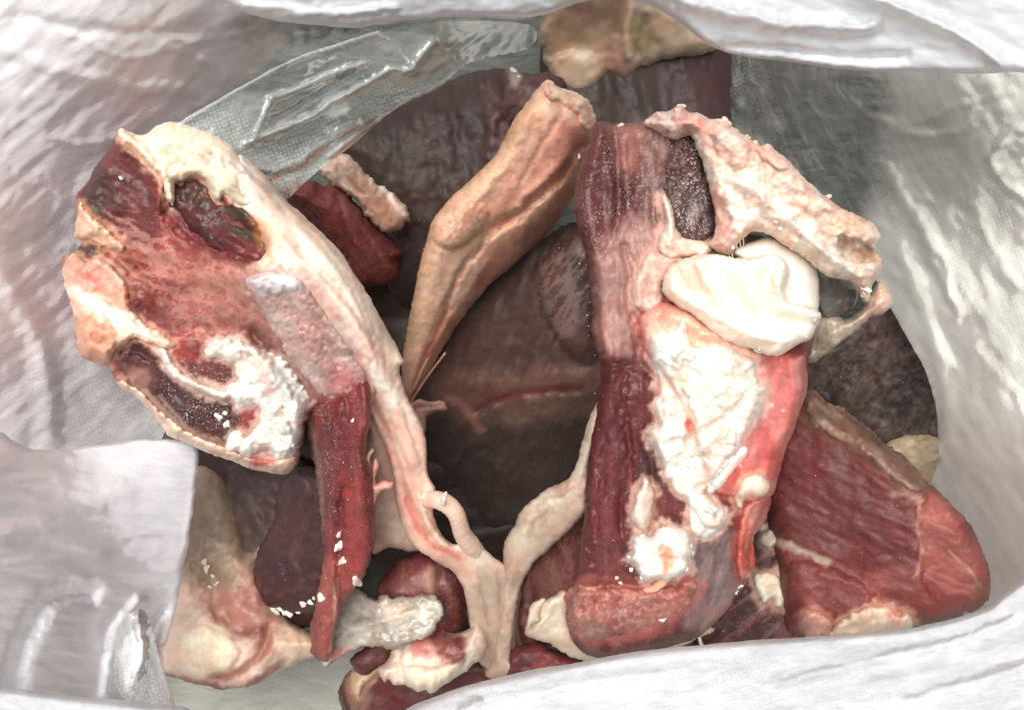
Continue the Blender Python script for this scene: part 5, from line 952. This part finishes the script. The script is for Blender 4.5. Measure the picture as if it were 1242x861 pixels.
# bone with fat at the top
bn, FB = slab('bone', t, [(780, 150), (798, 137), (812, 134), (826, 126), (834, 136), (848, 138), (862, 146), (881, 147), (896, 160), (909, 169), (920, 178), (933, 176), (948, 190), (960, 202), (974, 214), (988, 228), (1002, 240), (1018, 250), (1036, 260), (1054, 267), (1064, 276), (1068, 290), (1062, 300), (1070, 314), (1069, 334), (1058, 344), (1053, 366), (1044, 362), (1036, 344), (1020, 338), (1006, 334), (992, 326), (978, 314), (964, 304), (948, 294), (932, 284), (917, 280), (904, 286), (893, 296), (888, 308), (878, 310), (866, 304), (858, 296), (868, 284), (868, 262), (862, 232), (854, 208), (846, 184), (838, 166), (820, 170), (800, 162)],
     z=[(810, 150, .285), (870, 180, .296), (940, 230, .300), (1050, 290, .288), (1050, 360, .270), (880, 300, .288)], h=.016, R=24, hb=.03, step=2, jag=2.4, col=(236, 212, 192), mat='bone', fib=35, wet=.4,
     paint=[P([(790, 145), (830, 128), (850, 142), (840, 172), (810, 168)], (170, 112, 104), .7, 9, 6), N(10, (150, 84, 78), .58, .07, .7, None, 1, False, [(790, 140), (840, 130), (845, 170), (800, 165)]), P([(846, 146), (880, 150), (910, 180), (890, 210), (860, 190)], (226, 178, 158), .7, 10, 6), P([(940, 230), (1000, 252), (1050, 272), (1064, 290), (1020, 284), (970, 262)], (226, 176, 142), .75, 9, 6), P([(1012, 288), (1034, 286), (1064, 304), (1062, 318), (1030, 316), (1014, 304)], (170, 130, 92), .9, 5, 3), P([(866, 236), (880, 228), (890, 270), (880, 300), (868, 290)], (220, 130, 124), .65, 8, 6), S([(882, 262), (888, 270), (884, 280)], 5, (206, 60, 66), .7, 4, 3), S([(848, 150), (850, 158)], 5, (206, 84, 84), .7, 4, 3), S([(850, 176), (852, 184)], 4, (206, 90, 88), .6, 4, 3),
            P([(880, 210), (930, 230), (990, 280), (1040, 330), (1000, 326), (930, 278), (890, 280)], (246, 236, 222), .8, 10, 6), N(14, (226, 160, 142), .60, .06, .6), N(12, (250, 242, 230), .60, .08, .6), N(6, (180, 110, 92), .68, .05, .55), S([(1000, 240), (1036, 258), (1060, 268)], 4, (206, 128, 104), .6, 4, 4)],
     relief=[ROUGH(24, .0045), ROUGH(28, .0022, 35, 3, True), ROUGH(9, .0012), DOME([(1014, 288), (1040, 290), (1066, 306), (1060, 320), (1026, 316)], -.008, 7), RIDGE([(930, 236), (980, 262), (1030, 282)], 5, -.003), RIDGE([(900, 220), (950, 262), (1000, 306), (1040, 336)], 8, .004), DOME([(862, 150), (890, 158), (912, 180), (900, 208), (870, 190)], .005, 14), RIDGE([(920, 190), (925, 215), (918, 240)], 4, -.003), RIDGE([(876, 250), (890, 285), (884, 305)], 6, -.003)])
slab('gristle', t, [(912, 172), (926, 178), (940, 182), (952, 192), (958, 204), (948, 206), (934, 198), (920, 190)], host=FB, off=.001, h=.004, R=6, step=2, jag=2.5, col=(216, 176, 158), mat='bone', relief=[ROUGH(7, .0016)])
crumbs(bn, FB, [(826, 128, 5), (822, 134, 4), (880, 145, 5), (884, 150, 4), (752, 152, 4), (907, 166, 4), (988, 228, 3), (1004, 239, 3.5), (1010, 244, 3), (850, 140, 3), (800, 139, 4), (930, 178, 4), (960, 204, 3), (916, 174, 4), (942, 190, 4)], col=(226, 186, 166), seed=83, mat='bone')
crumbs(bn, FB, [(1050, 350, 6), (1046, 358, 4), (896, 292, 3), (888, 300, 4), (893, 304, 2.5), (940, 268, 4), (948, 276, 4)], col=(246, 232, 216), seed=85)
for k, (u, v) in enumerate([(890, 290), (893, 296), (897, 290), (901, 288), (884, 306), (888, 308)]):
    tube('shred', t, [(u, v, .292, .9), (u + 1, v + 7, .288, .8), (u + (k % 3) - 1, v + 13, .284, .5)], col=(240, 226, 214), sides=5)
# grey hollow under the bone
slab('joint_hollow', t, [(872, 300), (900, 282), (940, 284), (980, 310), (1010, 330), (1036, 342), (1042, 360), (1030, 378), (1000, 384), (985, 360), (940, 320), (890, 318)], z=[(880, 300, .262), (1030, 360, .235)], h=.004, R=14, hb=.012, step=2.5, col=(112, 108, 102), mat='membrane', wet=.9, label='grey wet hollow of the joint', paint=[N(16, (84, 80, 76), .55, .1, .6), N(5, (200, 196, 190), .76, .04, .6)], relief=[ROUGH(16, .002)])
# cream fold between muscle and bone
slab('fat', t, [(800, 238), (808, 236), (816, 252), (820, 274), (830, 288), (852, 292), (866, 300), (858, 312), (838, 312), (816, 316), (800, 308), (798, 290), (806, 270)], host=FC, off=.003, h=.007, R=8, step=2, jag=1.8, col=(222, 202, 186), mat='fat', paint=[N(12, (190, 150, 136), .58, .08, .6), S([(804, 242), (814, 262), (816, 280)], 3, (240, 226, 212), .8, 3, 2)], relief=[RIDGE([(806, 246), (814, 268), (812, 296)], 4, .003), ROUGH(10, .0018)])
slab('fat', t, [(774, 330), (786, 306), (804, 304), (830, 312), (816, 326), (806, 346), (804, 372), (790, 382), (772, 374), (764, 354)], host=FC, off=.002, h=.005, R=10, step=2, jag=2, col=(212, 180, 166), mat='fat', paint=[N(12, (186, 120, 112), .58, .08, .7)], relief=[ROUGH(10, .002)])
# peach flesh between cartilage and fat
ph, FP = slab('pink_flesh', t, [(776, 384), (800, 366), (826, 370), (860, 390), (900, 412), (930, 424), (958, 428), (974, 432), (979, 446), (978, 476), (966, 510), (954, 544), (944, 580), (936, 600), (914, 610), (890, 604), (866, 594), (850, 560), (830, 500), (800, 450), (780, 420)], host=FC, off=.002, h=.010, R=18, step=2, jag=1.4, col=(214, 104, 98), mat='membrane', fib=70, wet=.8, label='smooth pink flesh',
     paint=[P([(778, 386), (805, 368), (860, 390), (920, 420), (910, 450), (850, 450), (800, 440)], (232, 178, 152), .95, 10, 5), P([(930, 430), (975, 432), (970, 500), (940, 500), (924, 460)], (222, 122, 116), .8, 12, 5), P([(900, 500), (950, 500), (936, 580), (890, 590), (870, 560)], (206, 92, 86), .7, 14, 6), N(20, (232, 150, 140), .58, .1, .6, 70, 3), P([(890, 440), (925, 430), (930, 490), (905, 520), (885, 490)], (240, 196, 182), .75, 12, 6)],
     relief=[RIDGE([(960, 440), (966, 480), (950, 540)], 10, .004), RIDGE([(800, 380), (860, 402), (920, 430)], 8, .003), ROUGH(22, .002), RIDGE([(940, 450), (930, 500), (900, 560)], 6, -.002)])
# white fat down the middle
wf, FW = slab('crumbly_fat', t, [(788, 410), (800, 400), (816, 398), (826, 384), (836, 408), (848, 420), (870, 416), (900, 430), (916, 440), (920, 462), (930, 470), (922, 500), (906, 524), (900, 548), (884, 560), (868, 580), (856, 594), (866, 606), (880, 622), (876, 640), (858, 648), (844, 640), (834, 610), (818, 590), (806, 570), (800, 546), (788, 536), (784, 522), (796, 514), (792, 494), (800, 474), (796, 450), (788, 436)],
     host=top_of(FC, FP), off=.002, h=.009, R=14, step=2, jag=3.4, col=(246, 236, 222), mat='fat', wet=.3, frost=.2,
     paint=[N(20, (236, 202, 178), .56, .1, .7), N(12, (252, 246, 238), .55, .1, .7), S([(832, 510), (836, 520)], 4, (214, 90, 90), .7, 4, 3), S([(890, 524), (878, 534)], 5, (232, 150, 140), .6, 5, 3), P([(860, 560), (880, 580), (860, 600), (840, 590)], (222, 176, 160), .7, 9, 5), N(7, (214, 170, 150), .66, .05, .5)],
     relief=[ROUGH(50, .004), PLATES(38, .0055, .50, .05), PLATES(20, .0035, .53, .05), ROUGH(14, .0012), RIDGE([(826, 500), (840, 525), (836, 550)], 6, -.006), RIDGE([(880, 520), (864, 550)], 6, -.005)])
flakes(wf, FW, [(822, 424, 14), (884, 532, 15), (846, 548, 13), (812, 500, 12), (900, 470, 13), (862, 622, 12)], seed=12)
slab('fat_flake', t, [(856, 590), (868, 574), (884, 556), (902, 540), (906, 550), (892, 568), (876, 588), (862, 600)], host=FW, off=.003, h=.003, R=6, step=2, jag=1, col=(250, 244, 234), mat='fat')
slab('fat_flake', t, [(896, 588), (904, 578), (918, 574), (932, 584), (930, 596), (920, 604), (908, 602), (900, 616), (892, 606)], host=top_of(FC, FP), off=.006, h=.007, R=8, step=2, jag=2.5, col=(242, 216, 196), mat='fat', relief=[ROUGH(8, .002)])
# cartilage
cb, FCb = slab('cartilage', t, [(888, 306), (910, 294), (936, 288), (958, 294), (978, 306), (990, 326), (994, 352), (992, 376), (976, 392), (952, 390), (940, 360), (912, 330)], z=[(900, 310, .280), (985, 360, .268)], h=.014, R=22, hb=.02, step=2, jag=1, col=(236, 228, 216), mat='cartilage', wet=.8, rough_amp=.0003, paint=[N(30, (228, 214, 196), .58, .12, .5)])
cf, FCf = slab('cartilage', t, [(802, 352), (812, 324), (828, 314), (846, 309), (870, 308), (893, 314), (916, 310), (937, 308), (952, 316), (958, 334), (952, 352), (956, 366), (976, 370), (996, 380), (992, 394), (984, 412), (972, 416), (958, 424), (940, 432), (922, 427), (900, 420), (877, 413), (858, 400), (838, 382), (818, 368)], z=[(815, 340, .288), (880, 340, .302), (940, 340, .304), (985, 395, .296), (920, 415, .290)], h=.014, R=15, hb=.022, step=2, jag=1.4, n=2, col=(240, 230, 214), mat='cartilage', wet=.75, rough_amp=.0003,
     paint=[P([(806, 350), (818, 322), (850, 312), (860, 340), (830, 362)], (232, 212, 188), .7, 12, 5), N(30, (238, 220, 196), .58, .12, .5), P([(900, 400), (950, 410), (930, 428), (890, 414)], (240, 216, 196), .7, 8, 4)],
     relief=[RIDGE([(952, 318), (944, 345), (957, 366), (985, 378)], 6, .005), RIDGE([(936, 318), (926, 350), (940, 384), (975, 396)], 8, -.004), RIDGE([(846, 312), (856, 340), (880, 380)], 8, .004), RIDGE([(870, 318), (890, 360), (920, 390)], 10, -.004), RIDGE([(815, 350), (850, 372), (900, 402), (950, 412)], 5, .003), RIDGE([(820, 330), (836, 360)], 8, -.003), RIDGE([(960, 392), (950, 408), (935, 424)], 6, -.002), ROUGH(30, .003)])
flakes(cf, FCf, [(990, 392, 6), (918, 426, 5), (978, 412, 4)], seed=92, h=.003)
# gelatinous flap behind the cartilage
slab('gristle_flap', t, [(990, 384), (1010, 380), (1026, 388), (1046, 374), (1056, 356), (1066, 342), (1078, 350), (1082, 368), (1074, 378), (1056, 386), (1040, 400), (1022, 412), (1002, 428), (984, 440), (972, 434), (982, 412)], z=[(990, 410, .222), (1075, 360, .240)], h=.009, R=12, hb=.010, step=2, jag=2, col=(196, 178, 156), mat='membrane', wet=.9, fib=-35, paint=[N(12, (160, 136, 112), .56, .08, .7), P([(1050, 360), (1080, 350), (1076, 376), (1050, 384)], (214, 174, 152), .8, 7, 4), N(8, (222, 210, 192), .62, .06, .6), P([(975, 425), (1000, 400), (1010, 418), (985, 438)], (132, 112, 92), .7, 8, 4)], relief=[ROUGH(9, .0018), RIDGE([(1000, 410), (1040, 388), (1070, 365)], 5, .002)])
# red strip on the right of the pink flesh
slab('muscle_strip', t, [(900, 620), (912, 606), (924, 604), (934, 600), (936, 616), (926, 634), (918, 646), (916, 664), (916, 684), (908, 700), (898, 704), (892, 690), (892, 664), (896, 640)], host=FC, off=.0006, h=.008, R=9, step=2, jag=2.6, col=(198, 88, 78), mat='membrane', fib=80, wet=.8, paint=[N(9, (226, 150, 132), .58, .08, .7, 80, 4), P([(900, 610), (930, 604), (926, 630), (908, 636)], (214, 128, 114), .8, 6, 3)], relief=[RIDGE([(916, 612), (908, 640), (904, 690)], 4, -.003), ROUGH(9, .002)])
# ring-shaped lump and the flake above it
slab('fat_flake', t, [(776, 590), (784, 580), (792, 592), (792, 612), (790, 630), (780, 644), (770, 638), (764, 626), (768, 606)], host=FC, off=.004, h=.008, R=9, step=2, jag=2, col=(236, 214, 200), mat='fat', relief=[ROUGH(8, .0018)], frost=.3)
rl, FRL = slab('fat_lump', t, [(768, 652), (778, 646), (790, 648), (800, 640), (814, 636), (828, 640), (836, 650), (842, 668), (836, 678), (834, 692), (822, 696), (808, 704), (796, 700), (786, 704), (776, 700), (770, 688), (762, 680), (768, 668)], host=FC, off=.006, h=.012, R=12, step=2, jag=3, col=(250, 244, 236), mat='fat', wet=.3, frost=.3,
     paint=[P([(798, 664), (808, 660), (816, 668), (816, 684), (804, 700), (796, 704), (802, 686)], (236, 190, 150), .85, 4, 3), P([(800, 666), (808, 664), (812, 674), (804, 676)], (222, 160, 118), .8, 3, 2)], relief=[PLATES(18, .003, .5, .06), ROUGH(12, .0016), DOME([(798, 662), (812, 662), (818, 680), (802, 698)], -.003, 6)])
crumbs(rl, FRL, [(764, 676, 4), (766, 690, 4), (840, 670, 5), (838, 662, 4), (778, 700, 4), (832, 690, 4), (770, 660, 4), (780, 650, 4)], col=(248, 240, 232), seed=93)
tube('tendon', t, [(742, 714, .228, 2), (762, 713, .233, 3), (784, 716, .240, 4), (800, 709, .245, 5), (812, 696, .250, 5), (815, 682, .254, 4)], col=(206, 150, 130), col2=(226, 176, 146), sides=10, wob=.2)
crumbs(t, FC, [(752, 706, 5), (748, 700, 4), (744, 708, 3), (776, 722, 4), (770, 726, 3), (784, 728, 3), (790, 746, 4), (818, 740, 3)], col=(236, 206, 190), seed=95)
slab('crumbly_fat', t, [(840, 606), (856, 602), (872, 612), (876, 630), (872, 644), (856, 650), (842, 646), (836, 626)], host=top_of(FC, FP), off=.005, h=.010, R=12, step=2, jag=3, col=(246, 236, 224), mat='fat', relief=[ROUGH(10, .003), ROUGH(5, .001)])
